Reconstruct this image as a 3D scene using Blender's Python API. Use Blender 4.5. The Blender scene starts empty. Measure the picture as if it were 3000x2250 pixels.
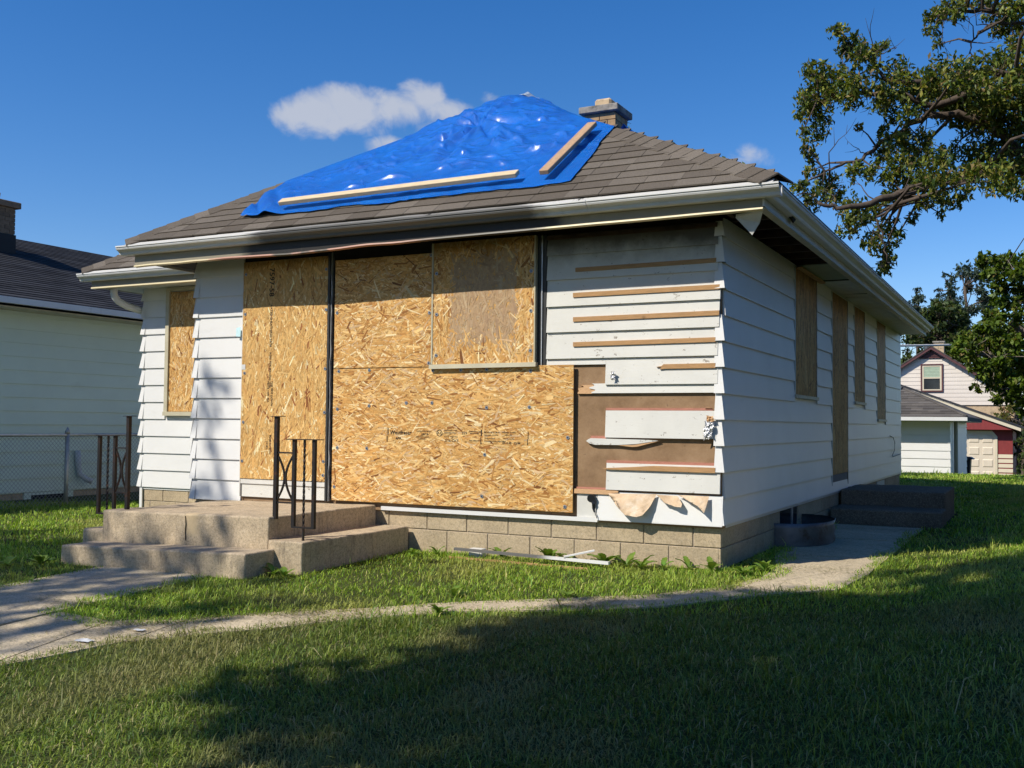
import bpy, bmesh, math, random
import numpy as np
from mathutils import Vector, Matrix, noise as mnoise

random.seed(7)
RNG = np.random.default_rng(11)
SC = bpy.context.scene
COL = SC.collection
rad = math.radians

# ---------------------------------------------------------------- camera
CAM = (2.198, -7.8185, 1.1072)
YAW, PITCH, ROLL = rad(-27.273), rad(2.223), rad(0.573)
_cy, _sy, _cp, _sp = math.cos(YAW), math.sin(YAW), math.cos(PITCH), math.sin(PITCH)
_f = Vector((_sy * _cp, _cy * _cp, _sp))
_r0 = Vector((_cy, -_sy, 0))
_u0 = _r0.cross(_f)
_c, _s = math.cos(ROLL), math.sin(ROLL)
CR, CU, CF = _c * _r0 + _s * _u0, -_s * _r0 + _c * _u0, _f
cd = bpy.data.cameras.new('camera')
cam = bpy.data.objects.new('camera', cd)
COL.objects.link(cam)
M = Matrix((CR, CU, -CF)).transposed().to_4x4()
M.translation = Vector(CAM)
cam.matrix_world = M
cd.sensor_width = 36.0
cd.lens = 36.244
cd.clip_start = 0.05
cd.clip_end = 2000
SC.camera = cam

# ---------------------------------------------------------------- sky and sun
SUN_DIR = Vector((0.57, 0.90, -1.0)).normalized()      # the way the light travels
SUN_EL = math.asin(-SUN_DIR.z)
SUN_AZ = math.atan2(-SUN_DIR.x, -SUN_DIR.y)             # compass angle of the sun from +Y, clockwise
world = bpy.data.worlds.new('World')
SC.world = world
world.use_nodes = True
SKY_STRENGTH, SUN_STRENGTH, EXPOSURE = 0.115, 4.8, 0.06

sd = bpy.data.lights.new('sun', 'SUN')
sd.energy = SUN_STRENGTH
sd.angle = rad(0.53)
sd.color = (1.0, 0.935, 0.82)
sun = bpy.data.objects.new('sun', sd)
COL.objects.link(sun)
sun.rotation_euler = SUN_DIR.to_track_quat('-Z', 'Y').to_euler()
sun.location = (-20, -30, 40)

SC.view_settings.view_transform = 'Standard'
SC.view_settings.look = 'None'
SC.view_settings.gamma = 1.0
SC.view_settings.use_curve_mapping = False
SC.view_settings.exposure = EXPOSURE
SC.render.engine = 'CYCLES'
SC.cycles.use_denoising = True
SC.cycles.max_bounces = 6
SC.cycles.diffuse_bounces = 3
SC.cycles.glossy_bounces = 3
SC.cycles.transparent_max_bounces = 6
SC.cycles.caustics_reflective = False
SC.cycles.caustics_refractive = False


def build_sky():
    nt = world.node_tree
    nt.nodes.clear()
    N, L = nt.nodes.new, nt.links.new
    out = N('ShaderNodeOutputWorld')
    bg = N('ShaderNodeBackground')
    sky = N('ShaderNodeTexSky')
    sky.sky_type = 'NISHITA'
    sky.sun_disc = False
    sky.sun_elevation = SUN_EL
    sky.sun_rotation = SUN_AZ
    sky.altitude = 200
    sky.air_density = 1.0
    sky.dust_density = 0.35
    sky.ozone_density = 2.2
    tc = N('ShaderNodeTexCoord')

    def math_(op, a=None, b=None, clamp=False):
        n = N('ShaderNodeMath')
        n.operation = op
        n.use_clamp = clamp
        for i, v in enumerate((a, b)):
            if v is None:
                continue
            if isinstance(v, (int, float)):
                n.inputs[i].default_value = v
            else:
                L(v, n.inputs[i])
        return n.outputs[0]

    def dot(v):
        n = N('ShaderNodeVectorMath')
        n.operation = 'DOT_PRODUCT'
        L(tc.outputs['Generated'], n.inputs[0])
        n.inputs[1].default_value = v
        return n.outputs['Value']

    # small fair-weather clouds, each a cluster of soft lobes in the sky directions
    centre = Vector((-0.545, 0.792, 0.275)).normalized()
    right = Vector((centre.y, -centre.x, 0)).normalized()
    up = right.cross(centre)
    dc = math_('MAXIMUM', dot(centre), 0.05)
    px = math_('DIVIDE', dot(right), dc)
    py = math_('DIVIDE', dot(up), dc)
    cmb = N('ShaderNodeCombineXYZ')
    L(px, cmb.inputs[0])
    L(py, cmb.inputs[1])
    nz = N('ShaderNodeTexNoise')
    nz.inputs['Scale'].default_value = 24
    nz.inputs['Detail'].default_value = 7
    nz.inputs['Roughness'].default_value = 0.58
    nz.inputs['Distortion'].default_value = 0.35
    L(cmb.outputs[0], nz.inputs['Vector'])
    lobes = CLOUDS
    acc = None
    for (cx, cy, rx, ry, w) in lobes:
        ax = math_('DIVIDE', math_('SUBTRACT', px, cx), rx)
        ay = math_('DIVIDE', math_('SUBTRACT', py, cy), ry)
        d2 = math_('ADD', math_('MULTIPLY', ax, ax), math_('MULTIPLY', ay, ay))
        v = math_('MULTIPLY', math_('SUBTRACT', 1.0, d2), w)
        acc = v if acc is None else math_('MAXIMUM', acc, v)
    acc = math_('MAXIMUM', acc, -1.0)
    dens = math_('ADD', acc, math_('MULTIPLY', math_('SUBTRACT', nz.outputs['Fac'], 0.5), 2.9))
    mr = N('ShaderNodeMapRange')
    mr.interpolation_type = 'SMOOTHSTEP'
    mr.inputs['From Min'].default_value = 0.05
    mr.inputs['From Max'].default_value = 1.05
    L(dens, mr.inputs['Value'])
    mix = N('ShaderNodeMix')
    mix.data_type = 'RGBA'
    L(math_('MULTIPLY', mr.outputs[0], 0.8), mix.inputs[0])
    hs = N('ShaderNodeHueSaturation')
    hs.inputs['Saturation'].default_value = 1.38
    L(sky.outputs[0], hs.inputs['Color'])
    tint = N('ShaderNodeMix')
    tint.data_type = 'RGBA'
    tint.blend_type = 'MULTIPLY'
    tint.inputs[0].default_value = 1.0
    L(hs.outputs[0], tint.inputs[6])
    tint.inputs[7].default_value = (0.95, 0.97, 1.16, 1)
    L(tint.outputs[2], mix.inputs[6])
    mix.inputs[7].default_value = (4.9, 5.1, 5.6, 1)
    L(mix.outputs[2], bg.inputs['Color'])
    bg.inputs['Strength'].default_value = SKY_STRENGTH
    L(bg.outputs[0], out.inputs['Surface'])


def pix(u, v):
    """direction of a picture point (3000 x 2250 frame), used only to lay out the sky and far things"""
    return (CR * ((u - 1500) / 3020.3) + CU * ((1125 - v) / 3020.3) + CF)


def at(u, v, depth):
    return Vector(CAM) + pix(u, v) * depth


def _cl(u, v, ru, rv, w):
    c = Vector((-0.545, 0.792, 0.275)).normalized()
    r = Vector((c.y, -c.x, 0)).normalized()
    up = r.cross(c)
    d = pix(u, v)
    k = d.dot(c)
    return (d.dot(r) / k, d.dot(up) / k, ru / 3020.3, rv / 3020.3, w)


CLOUDS = [_cl(925, 345, 125, 78, 1.1), _cl(1040, 312, 160, 72, 1.1), _cl(1150, 322, 170, 62, 1.1), _cl(1240, 290, 95, 68, 1.0), _cl(1020, 350, 170, 55, 0.8),
          _cl(1290, 325, 130, 48, 0.9), _cl(1250, 365, 110, 45, 0.55), _cl(1130, 430, 70, 38, 0.7), _cl(1440, 300, 55, 32, 0.6),
          _cl(2210, 465, 85, 40, 0.55), _cl(1400, 330, 120, 40, 0.5), _cl(-900, 300, 260, 90, 0.8), _cl(4300, 240, 300, 90, 0.8)]
build_sky()


# ---------------------------------------------------------------- helpers
class MB:
    """collects vertices and faces, then links them as ONE mesh object"""

    def __init__(self):
        self.v, self.f, self.c = [], [], []
        self.col = None

    def add(self, vs, fs, col=None):
        o = len(self.v)
        self.v += [tuple(p) for p in vs]
        self.f += [tuple(i + o for i in f) for f in fs]
        if col is not None:
            self.c += [col] * len(vs)
        return self

    def box(self, x0, x1, y0, y1, z0, z1, col=None):
        vs = [(x0, y0, z0), (x1, y0, z0), (x1, y1, z0), (x0, y1, z0), (x0, y0, z1), (x1, y0, z1), (x1, y1, z1), (x0, y1, z1)]
        return self.add(vs, [(0, 3, 2, 1), (4, 5, 6, 7), (0, 1, 5, 4), (1, 2, 6, 5), (2, 3, 7, 6), (3, 0, 4, 7)], col)

    def prism(self, pts, fn, d0, d1, col=None):
        """pts: 2D outline; fn(a, b, d) -> 3D point; extruded from d0 to d1"""
        n = len(pts)
        vs = [fn(a, b, d0) for a, b in pts] + [fn(a, b, d1) for a, b in pts]
        fs = [tuple(range(n - 1, -1, -1)), tuple(range(n, 2 * n))]
        fs += [(i, (i + 1) % n, n + (i + 1) % n, n + i) for i in range(n)]
        return self.add(vs, fs, col)

    def tube(self, pts, radii, sides=6, col=None, cap=True):
        pts = [Vector(p) for p in pts]
        if isinstance(radii, (int, float)):
            radii = [radii] * len(pts)
        rings = []
        prev = None
        for i, p in enumerate(pts):
            d = (pts[min(i + 1, len(pts) - 1)] - pts[max(i - 1, 0)]).normalized()
            a = prev if prev is not None else (Vector((0, 0, 1)) if abs(d.z) < 0.9 else Vector((1, 0, 0)))
            a = (a - d * a.dot(d)).normalized()
            prev = a
            b = d.cross(a)
            rings.append([p + (a * math.cos(t) + b * math.sin(t)) * radii[i] for t in [2 * math.pi * k / sides for k in range(sides)]])
        vs = [q for r in rings for q in r]
        fs = []
        for i in range(len(pts) - 1):
            for k in range(sides):
                k2 = (k + 1) % sides
                fs.append((i * sides + k, i * sides + k2, (i + 1) * sides + k2, (i + 1) * sides + k))
        if cap:
            fs.append(tuple(range(sides - 1, -1, -1)))
            fs.append(tuple(range((len(pts) - 1) * sides, len(pts) * sides)))
        return self.add(vs, fs, col)

    def mesh(self, name):
        me = bpy.data.meshes.new(name)
        me.from_pydata(self.v, [], self.f)
        if self.c and len(self.c) == len(self.v):
            at_ = me.color_attributes.new('col', 'FLOAT_COLOR', 'POINT')
            arr = np.ones((len(self.c), 4), dtype=np.float32)
            arr[:, :3] = np.array(self.c, dtype=np.float32)[:, :3]
            at_.data.foreach_set('color', arr.ravel())
        me.update()
        return me

    def build(self, name, mat, parent=None, smooth=False, bevel=0.0):
        me = self.mesh(name)
        if bevel:
            bm = bmesh.new()
            bm.from_mesh(me)
            bmesh.ops.bevel(bm, geom=list(bm.edges), offset=bevel, segments=1, affect='EDGES', profile=0.5)
            bm.to_mesh(me)
            bm.free()
        return link(name, me, mat, parent, smooth)


def link(name, me, mat=None, parent=None, smooth=False):
    if mat is not None and not me.materials:
        me.materials.append(mat)
    if smooth:
        me.polygons.foreach_set('use_smooth', np.ones(len(me.polygons), dtype=bool))
    o = bpy.data.objects.new(name, me)
    COL.objects.link(o)
    if parent is not None:
        o.parent = parent
        o.matrix_parent_inverse = Matrix.Translation(-parent_world(parent))
    return o


def parent_world(p):
    v = Vector(p.location)
    # parents here are never rotated or scaled; children hold world coordinates
    q = p
    if q.parent is not None:
        return Vector((0, 0, 0)) if q.type == 'MESH' else v
    return v


def np_mesh(name, verts, faces_flat, nper, cols=None):
    """fast mesh from numpy arrays; faces all have nper corners"""
    me = bpy.data.meshes.new(name)
    nv, nf = len(verts), len(faces_flat) // nper
    me.vertices.add(nv)
    me.vertices.foreach_set('co', np.asarray(verts, dtype=np.float32).ravel())
    me.loops.add(len(faces_flat))
    me.loops.foreach_set('vertex_index', np.asarray(faces_flat, dtype=np.int32))
    me.polygons.add(nf)
    me.polygons.foreach_set('loop_start', np.arange(0, nf * nper, nper, dtype=np.int32))
    me.polygons.foreach_set('loop_total', np.full(nf, nper, dtype=np.int32))
    if cols is not None:
        a = me.color_attributes.new('col', 'FLOAT_COLOR', 'POINT')
        arr = np.ones((nv, 4), dtype=np.float32)
        arr[:, :3] = cols
        a.data.foreach_set('color', arr.ravel())
    me.update(calc_edges=True)
    return me


def thing(name, label, cat, loc=(0, 0, 0), group=None, kind=None):
    o = bpy.data.objects.new(name, None)
    o.empty_display_size = 0.2
    COL.objects.link(o)
    o.location = loc
    return tag(o, label, cat, group, kind)


def tag(o, label=None, cat=None, group=None, kind=None):
    for k, v in (('label', label), ('category', cat), ('group', group), ('kind', kind)):
        if v:
            o[k] = v
    return o


def XZ(a, b, d):
    return (a, d, b)


def YZ(a, b, d):
    return (d, a, b)


# ---------------------------------------------------------------- materials
MATS = {}


class NT:
    def __init__(self, name):
        m = bpy.data.materials.new(name)
        m.use_nodes = True
        self.m, self.nt = m, m.node_tree
        self.b = self.nt.nodes['Principled BSDF']
        MATS[name] = m
        self.geo = None

    def N(self, t, **kw):
        n = self.nt.nodes.new(t)
        for k, v in kw.items():
            if k in n.inputs:
                n.inputs[k].default_value = v
            else:
                setattr(n, k, v)
        return n

    def L(self, a, b):
        self.nt.links.new(a, b)

    def pos(self, scale=(1, 1, 1), rot=(0, 0, 0)):
        if self.geo is None:
            self.geo = self.N('ShaderNodeNewGeometry')
        mp = self.N('ShaderNodeMapping')
        mp.inputs['Scale'].default_value = scale
        mp.inputs['Rotation'].default_value = rot
        self.L(self.geo.outputs['Position'], mp.inputs['Vector'])
        return mp.outputs[0]

    def noise(self, scale, detail=3, rough=0.55, vscale=(1, 1, 1), dist=0.0, w=None):
        n = self.N('ShaderNodeTexNoise')
        n.inputs['Scale'].default_value = scale
        n.inputs['Detail'].default_value = detail
        n.inputs['Roughness'].default_value = rough
        n.inputs['Distortion'].default_value = dist
        self.L(self.pos(vscale), n.inputs['Vector'])
        return n.outputs['Fac']

    def ramp(self, fac, stops):
        r = self.N('ShaderNodeValToRGB')
        el = r.color_ramp.elements
        while len(el) < len(stops):
            el.new(0.5)
        for e, (p, c) in zip(el, stops):
            e.position = p
            e.color = (*c, 1) if len(c) == 3 else c
        self.L(fac, r.inputs[0])
        return r.outputs[0]

    def mix(self, fac, a, b, mode='MIX'):
        n = self.N('ShaderNodeMix')
        n.data_type = 'RGBA'
        n.blend_type = mode
        for i, v in ((0, fac), (6, a), (7, b)):
            if isinstance(v, (int, float)):
                n.inputs[i].default_value = v
            elif isinstance(v, tuple):
                n.inputs[i].default_value = (*v, 1) if len(v) == 3 else v
            else:
                self.L(v, n.inputs[i])
        return n.outputs[2]

    def math(self, op, a, b=0.0, clamp=False):
        n = self.N('ShaderNodeMath')
        n.operation = op
        n.use_clamp = clamp
        for i, v in enumerate((a, b)):
            if isinstance(v, (int, float)):
                n.inputs[i].default_value = v
            else:
                self.L(v, n.inputs[i])
        return n.outputs[0]

    def step(self, v, lo, hi):
        n = self.N('ShaderNodeMapRange')
        n.interpolation_type = 'SMOOTHSTEP'
        n.inputs['From Min'].default_value = lo
        n.inputs['From Max'].default_value = hi
        self.L(v, n.inputs['Value'])
        return n.outputs[0]

    def bump(self, h, strength=0.3, dist=0.01):
        n = self.N('ShaderNodeBump')
        n.inputs['Strength'].default_value = strength
        n.inputs['Distance'].default_value = dist
        self.L(h, n.inputs['Height'])
        self.L(n.outputs[0], self.b.inputs['Normal'])
        return n

    def sep(self, axis):
        if self.geo is None:
            self.geo = self.N('ShaderNodeNewGeometry')
        n = self.N('ShaderNodeSeparateXYZ')
        self.L(self.geo.outputs['Position'], n.inputs[0])
        return n.outputs[axis]

    def objrand(self):
        n = self.N('ShaderNodeObjectInfo')
        return n.outputs['Random']

    def color(self, c):
        if isinstance(c, tuple):
            self.b.inputs['Base Color'].default_value = (*c, 1)
        else:
            self.L(c, self.b.inputs['Base Color'])

    def set(self, rough=None, metal=None, spec=None):
        if rough is not None:
            self.b.inputs['Roughness'].default_value = rough
        if metal is not None:
            self.b.inputs['Metallic'].default_value = metal
        if spec is not None:
            self.b.inputs['Specular IOR Level'].default_value = spec
        return self


def simple(name, c, rough=0.6, var=0.12, scale=6, metal=0.0, bump=0.0, bscale=80, spec=None, vscale=(1, 1, 1), objvar=0.0, dirt=None):
    t = NT(name)
    lo = tuple(max(0, x * (1 - var)) for x in c)
    hi = tuple(min(1, x * (1 + var)) for x in c)
    col = t.ramp(t.noise(scale, 4, 0.6, vscale), [(0.3, lo), (0.7, hi)])
    if objvar:
        col = t.mix(t.math('MULTIPLY', t.objrand(), objvar), col, tuple(x * 0.45 for x in c))
    if dirt:
        col = t.mix(t.math('MULTIPLY', t.step(t.noise(dirt[1], 5, 0.7), 0.5, 0.75), dirt[2]), col, dirt[0])
    t.color(col)
    t.set(rough, metal, spec)
    if bump:
        t.bump(t.noise(bscale, 3, 0.6, vscale), bump, 0.004)
    return t.m


def make_materials():
    # white aluminium siding with faint embossed grain
    for nm, c, vs in (('siding_white', (0.80, 0.795, 0.775), (1, 1, 14)), ('siding_mint', (0.76, 0.87, 0.72), (1, 1, 10)),
                      ('siding_beige', (0.76, 0.68, 0.58), (1, 1, 8)), ('siding_cream', (0.72, 0.63, 0.46), (1, 1, 8))):
        t = NT(nm)
        base = t.ramp(t.noise(1.7, 4, 0.6), [(0.3, tuple(x * 0.93 for x in c)), (0.7, c)])
        base = t.mix(t.math('MULTIPLY', t.objrand(), 0.06), base, tuple(x * 0.7 for x in c))
        dirt = t.step(t.noise(3.2, 6, 0.72, (0.5, 0.5, 2.2)), 0.56, 0.8)
        base = t.mix(t.math('MULTIPLY', dirt, 0.16), base, (0.30, 0.28, 0.24))
        t.color(base)
        t.set(0.42, 0, 0.4)
        t.bump(t.noise(28, 3, 0.6, vs), 0.10, 0.004)
    # old painted wood, chipped and nail-marked
    t = NT('old_wood_white')
    c = (0.74, 0.73, 0.68)
    base = t.ramp(t.noise(2.3, 5, 0.65), [(0.3, tuple(x * 0.88 for x in c)), (0.7, c)])
    chip = t.step(t.noise(13, 6, 0.78, (1.0, 1, 1.6)), 0.625, 0.645)
    base = t.mix(t.math('MULTIPLY', chip, 0.75), base, (0.20, 0.16, 0.12))
    crack = t.step(t.noise(5, 8, 0.85, (0.8, 1, 9)), 0.66, 0.74)
    base = t.mix(t.math('MULTIPLY', crack, 0.4), base, (0.42, 0.36, 0.29))
    soot_shade = t.math('MULTIPLY', t.step(t.math('ADD', t.sep(2), t.math('MULTIPLY', t.noise(2.2, 5, 0.7), 0.35)), 2.55, 2.82), 0.88)  # soot near the top, painted deeper to stand in for eave shade
    base = t.mix(soot_shade, base, (0.03, 0.027, 0.025))
    t.color(base)
    t.set(0.62, 0, 0.3)
    t.bump(t.noise(30, 5, 0.7, (0.6, 1, 6)), 0.25, 0.004)
    # raw strips and lumber
    for nm, c, vs in (('furring_wood', (0.50, 0.29, 0.135), (1.2, 1, 18)), ('pine', (0.74, 0.58, 0.37), (1.0, 4, 12)), ('pine_worn', (0.50, 0.33, 0.20), (6, 1.0, 6)),
                      ('pink_wood', (0.46, 0.20, 0.14), (1.5, 1, 14)), ('torn_wood', (0.62, 0.38, 0.2), (3, 1, 20))):
        t = NT(nm)
        g = t.noise(8, 6, 0.7, vs, 0.6)
        base = t.ramp(g, [(0.25, tuple(x * 0.62 for x in c)), (0.55, c), (0.8, tuple(min(1, x * 1.18) for x in c))])
        kn = t.N('ShaderNodeTexVoronoi')
        kn.inputs['Scale'].default_value = 2.6
        t.L(t.pos(), kn.inputs['Vector'])
        knot = t.step(kn.outputs['Distance'], 0.09, 0.05)
        base = t.mix(t.math('MULTIPLY', knot, 0.8), base, tuple(x * 0.3 for x in c))
        t.color(base)
        t.set(0.7, 0, 0.25)
        t.bump(g, 0.2, 0.003)
    # fibre sheathing
    t = NT('fibreboard')
    base = t.ramp(t.noise(2.6, 6, 0.7), [(0.25, (0.17, 0.10, 0.055)), (0.55, (0.33, 0.215, 0.125)), (0.8, (0.43, 0.30, 0.19))])
    base = t.mix(t.math('MULTIPLY', t.step(t.noise(26, 5, 0.8), 0.62, 0.7), 0.6), base, (0.07, 0.045, 0.03))
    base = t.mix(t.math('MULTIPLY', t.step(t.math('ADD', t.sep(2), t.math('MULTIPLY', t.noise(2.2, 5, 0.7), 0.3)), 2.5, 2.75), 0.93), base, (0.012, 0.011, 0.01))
    t.color(base)
    t.set(0.9, 0, 0.1)
    t.bump(t.noise(60, 4, 0.7), 0.3, 0.004)
    # strand board from per-strand colours
    t = NT('strand_board')
    a = t.N('ShaderNodeAttribute', attribute_name='col')
    g = t.noise(26, 5, 0.7, (1, 1, 1))
    base = t.mix(1.0, a.outputs['Color'], t.ramp(g, [(0.3, (0.78, 0.76, 0.74)), (0.7, (1.08, 1.06, 1.02))]), 'MULTIPLY')
    soot_shade = t.math('MULTIPLY', t.step(t.math('ADD', t.sep(2), t.math('MULTIPLY', t.noise(3.2, 5, 0.7), 0.5)), 2.72, 3.08), 0.7)
    base = t.mix(soot_shade, base, (0.05, 0.035, 0.022))
    t.color(base)
    t.set(0.55, 0, 0.3)
    t.bump(t.noise(120, 3, 0.6), 0.15, 0.002)
    # concrete: exposed aggregate, stained
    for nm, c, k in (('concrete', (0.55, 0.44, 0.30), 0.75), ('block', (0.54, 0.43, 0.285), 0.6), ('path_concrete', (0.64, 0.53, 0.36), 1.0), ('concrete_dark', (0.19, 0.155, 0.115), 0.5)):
        t = NT(nm)
        base = t.ramp(t.noise(1.6, 6, 0.7), [(0.25, tuple(x * 0.68 for x in c)), (0.55, c), (0.8, tuple(x * 1.12 for x in c))])
        ag = t.N('ShaderNodeTexVoronoi')
        ag.inputs['Scale'].default_value = 150
        t.L(t.pos(), ag.inputs['Vector'])
        sp = t.N('ShaderNodeSeparateColor')
        t.L(ag.outputs['Color'], sp.inputs[0])
        base = t.mix(t.math('MULTIPLY', t.step(sp.outputs[0], 0.74, 0.8), 0.38 * k), base, (0.68, 0.58, 0.44))
        base = t.mix(t.math('MULTIPLY', t.step(sp.outputs[1], 0.80, 0.86), 0.42 * k), base, (0.13, 0.11, 0.09))
        st = t.step(t.noise(4.5, 7, 0.75, (1, 1, 1.6)), 0.55, 0.72)
        base = t.mix(t.math('MULTIPLY', st, 0.30), base, (0.15, 0.125, 0.10))
        base = t.mix(1.0, base, t.ramp(t.noise(46, 5, 0.75), [(0.30, (0.62, 0.60, 0.57)), (0.5, (1.0, 1.0, 1.0)), (0.72, (1.16, 1.14, 1.1))]), 'MULTIPLY')
        if nm == 'concrete':
            # rain streaks down the risers and a trowelled patch beside the crack
            sk = t.step(t.noise(9, 6, 0.8, (1.6, 1.6, 0.22)), 0.50, 0.68)
            base = t.mix(t.math('MULTIPLY', sk, 0.5), base, (0.105, 0.095, 0.085))
            wob = t.math('MULTIPLY', t.noise(14, 3, 0.6), 0.09)
            pm = t.math('MULTIPLY', t.step(t.math('ADD', t.sep(0), wob), -4.03, -3.99), t.step(t.math('ADD', t.sep(0), wob), -3.83, -3.90))
            pm = t.math('MULTIPLY', pm, t.math('MULTIPLY', t.step(t.sep(2), 0.15, 0.21), t.step(t.sep(1), -1.40, -1.46)))
            base = t.mix(t.math('MULTIPLY', pm, 0.75), base, (0.62, 0.48, 0.29))
        if nm == 'path_concrete':
            ms = t.step(t.noise(3.1, 6, 0.72), 0.48, 0.66)
            base = t.mix(t.math('MULTIPLY', ms, 0.26), base, (0.24, 0.21, 0.10))
            ck = t.N('ShaderNodeTexVoronoi')
            ck.feature = 'DISTANCE_TO_EDGE'
            ck.inputs['Scale'].default_value = 1.1
            t.L(t.pos(), ck.inputs['Vector'])
            base = t.mix(t.math('MULTIPLY', t.step(ck.outputs['Distance'], 0.010, 0.003), 0.22), base, (0.08, 0.07, 0.05))
        if nm == 'block':
            base = t.mix(t.math('MULTIPLY', t.objrand(), 0.22), base, tuple(x * 0.6 for x in c))
        t.color(base)
        t.set(0.93, 0, 0.12)
        h = t.math('ADD', t.noise(140, 4, 0.7), t.math('MULTIPLY', t.noise(14, 4, 0.6), 0.6))
        t.bump(h, 0.5 * k, 0.006)
    simple('mortar', (0.36, 0.30, 0.235), 0.95, 0.2, 12, bump=0.3, bscale=90)
    simple('patch_cement', (0.58, 0.455, 0.29), 0.9, 0.2, 10, bump=0.5, bscale=70)
    # roof shingles
    for nm, c in (('shingle', (0.180, 0.155, 0.128)), ('shingle_dark', (0.052, 0.054, 0.060)), ('shingle_grey', (0.14, 0.13, 0.12))):
        t = NT(nm)
        base = t.ramp(t.noise(190, 2, 0.8), [(0.25, tuple(x * 0.45 for x in c)), (0.5, c), (0.8, tuple(x * 1.6 for x in c))])
        base = t.mix(t.objrand(), base, t.mix(1.0, base, (0.62, 0.60, 0.58), 'MULTIPLY'))
        base = t.mix(t.math('MULTIPLY', t.step(t.noise(1.3, 5, 0.7), 0.45, 0.75), 0.35), base, tuple(x * 0.5 for x in c))
        if nm != 'shingle':
            br = t.N('ShaderNodeTexBrick')
            br.offset = 0.5
            br.inputs['Scale'].default_value = 1.0
            br.inputs['Brick Width'].default_value = 0.28
            br.inputs['Row Height'].default_value = 0.14
            br.inputs['Mortar Size'].default_value = 0.0
            br.inputs['Color1'].default_value = (0.75, 0.75, 0.78, 1)
            br.inputs['Color2'].default_value = (1.35, 1.33, 1.3, 1)
            sw = t.N('ShaderNodeSeparateXYZ')
            t.L(t.pos(), sw.inputs[0])
            cb = t.N('ShaderNodeCombineXYZ')
            t.L(sw.outputs[1] if nm == 'shingle_dark' else sw.outputs[0], cb.inputs[0])
            t.L(t.math('MULTIPLY', sw.outputs[2], 2.4), cb.inputs[1])
            t.L(cb.outputs[0], br.inputs['Vector'])
            base = t.mix(1.0, base, br.outputs['Color'], 'MULTIPLY')
        t.color(base)
        t.set(0.92, 0, 0.15)
        t.bump(t.noise(260, 2, 0.7), 0.5, 0.004)
    # painted trim with soot from the fire
    for nm, c in (('fascia_paint', (0.34, 0.305, 0.225)), ('cream_trim', (0.74, 0.64, 0.40)), ('gutter_white', (0.78, 0.78, 0.765)), ('drip_white', (0.70, 0.69, 0.66))):
        t = NT(nm)
        base = t.ramp(t.noise(2.2, 5, 0.7), [(0.3, tuple(x * 0.88 for x in c)), (0.7, c)])
        px = t.sep(0)
        n1 = t.noise(1.6, 6, 0.75, (1, 0.3, 1.5))
        # scorched stretch over the boarded picture window
        band = t.math('MULTIPLY', t.step(px, -4.9, -3.7), t.step(px, -0.75, -1.9))
        frontish = t.step(t.sep(1), 0.25, -0.25)
        k = {'fascia_paint': (0.16, 0.42, 0.97), 'cream_trim': (0.36, 0.62, 0.95), 'gutter_white': (0.36, 0.66, 0.82), 'drip_white': (0.55, 0.8, 0.6)}[nm]
        sm = t.step(t.math('MULTIPLY', t.math('MULTIPLY', band, frontish), t.math('ADD', n1, 0.42)), k[0], k[1])
        base = t.mix(t.math('MULTIPLY', sm, k[2]), base, (0.014, 0.012, 0.011))
        if nm == 'cream_trim':
            pk = t.math('MULTIPLY', t.math('MULTIPLY', t.step(px, -5.2, -4.7), t.step(px, -2.2, -2.9)), t.step(t.noise(2.1, 4, 0.6), 0.36, 0.5))
            base = t.mix(t.math('MULTIPLY', pk, frontish), base, (0.46, 0.23, 0.17))
        if nm == 'drip_white':
            dr = t.step(t.noise(30, 3, 0.7, (1.4, 0.2, 0.25)), 0.52, 0.6)
            w1 = t.math('MULTIPLY', t.step(px, -1.30, -1.22), t.step(px, -0.90, -0.96))
            w2 = t.math('MULTIPLY', t.step(px, -2.46, -2.42), t.step(px, -2.28, -2.33))
            base = t.mix(t.math('MULTIPLY', t.math('MULTIPLY', dr, t.math('ADD', w1, w2)), frontish), base, (0.01, 0.009, 0.009))
        dirt = t.step(t.noise(5, 6, 0.75, (2.5, 2.5, 0.6)), 0.55, 0.78)
        base = t.mix(t.math('MULTIPLY', dirt, 0.22), base, (0.2, 0.17, 0.13))
        t.color(base)
        t.set(0.45, 0, 0.4)
        t.bump(t.noise(16, 4, 0.6), 0.06, 0.004)
    simple('charred', (0.014, 0.012, 0.011), 0.95, 0.5, 9, bump=0.4, bscale=40)
    simple('rafter_wood', (0.060, 0.036, 0.025), 0.9, 0.6, 6, bump=0.2, bscale=60)
    simple('bronze_trim', (0.030, 0.030, 0.030), 0.5, 0.3, 8)
    simple('olive_trim', (0.52, 0.475, 0.34), 0.5, 0.1, 6)
    simple('silver_edge', (0.62, 0.63, 0.64), 0.35, 0.2, 14, metal=0.6)
    simple('soffit_white', (0.66, 0.65, 0.61), 0.6, 0.1, 5)
    simple('soffit_green', (0.36, 0.40, 0.31), 0.7, 0.1, 5)
    simple('interior_wall', (0.25, 0.23, 0.2), 0.9, 0.2, 3)
    simple('galvanized', (0.16, 0.17, 0.19), 0.5, 0.3, 5, metal=0.7, dirt=((0.09, 0.045, 0.025), 6, 0.9))
    simple('galvanized_pipe', (0.42, 0.42, 0.42), 0.5, 0.2, 12, metal=0.5)
    simple('wire', (0.30, 0.31, 0.31), 0.5, 0.15, 20, metal=0.5)
    t = NT('iron')
    rust = t.step(t.noise(14, 6, 0.75), 0.5, 0.68)
    t.color(t.mix(t.math('MULTIPLY', rust, 0.8), (0.018, 0.016, 0.016), (0.085, 0.034, 0.018)))
    t.set(0.55, 0.2, 0.4)
    t.bump(t.noise(70, 4, 0.7), 0.25, 0.003)
    simple('screw_steel', (0.30, 0.33, 0.38), 0.4, 0.2, 40, metal=0.5)
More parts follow.
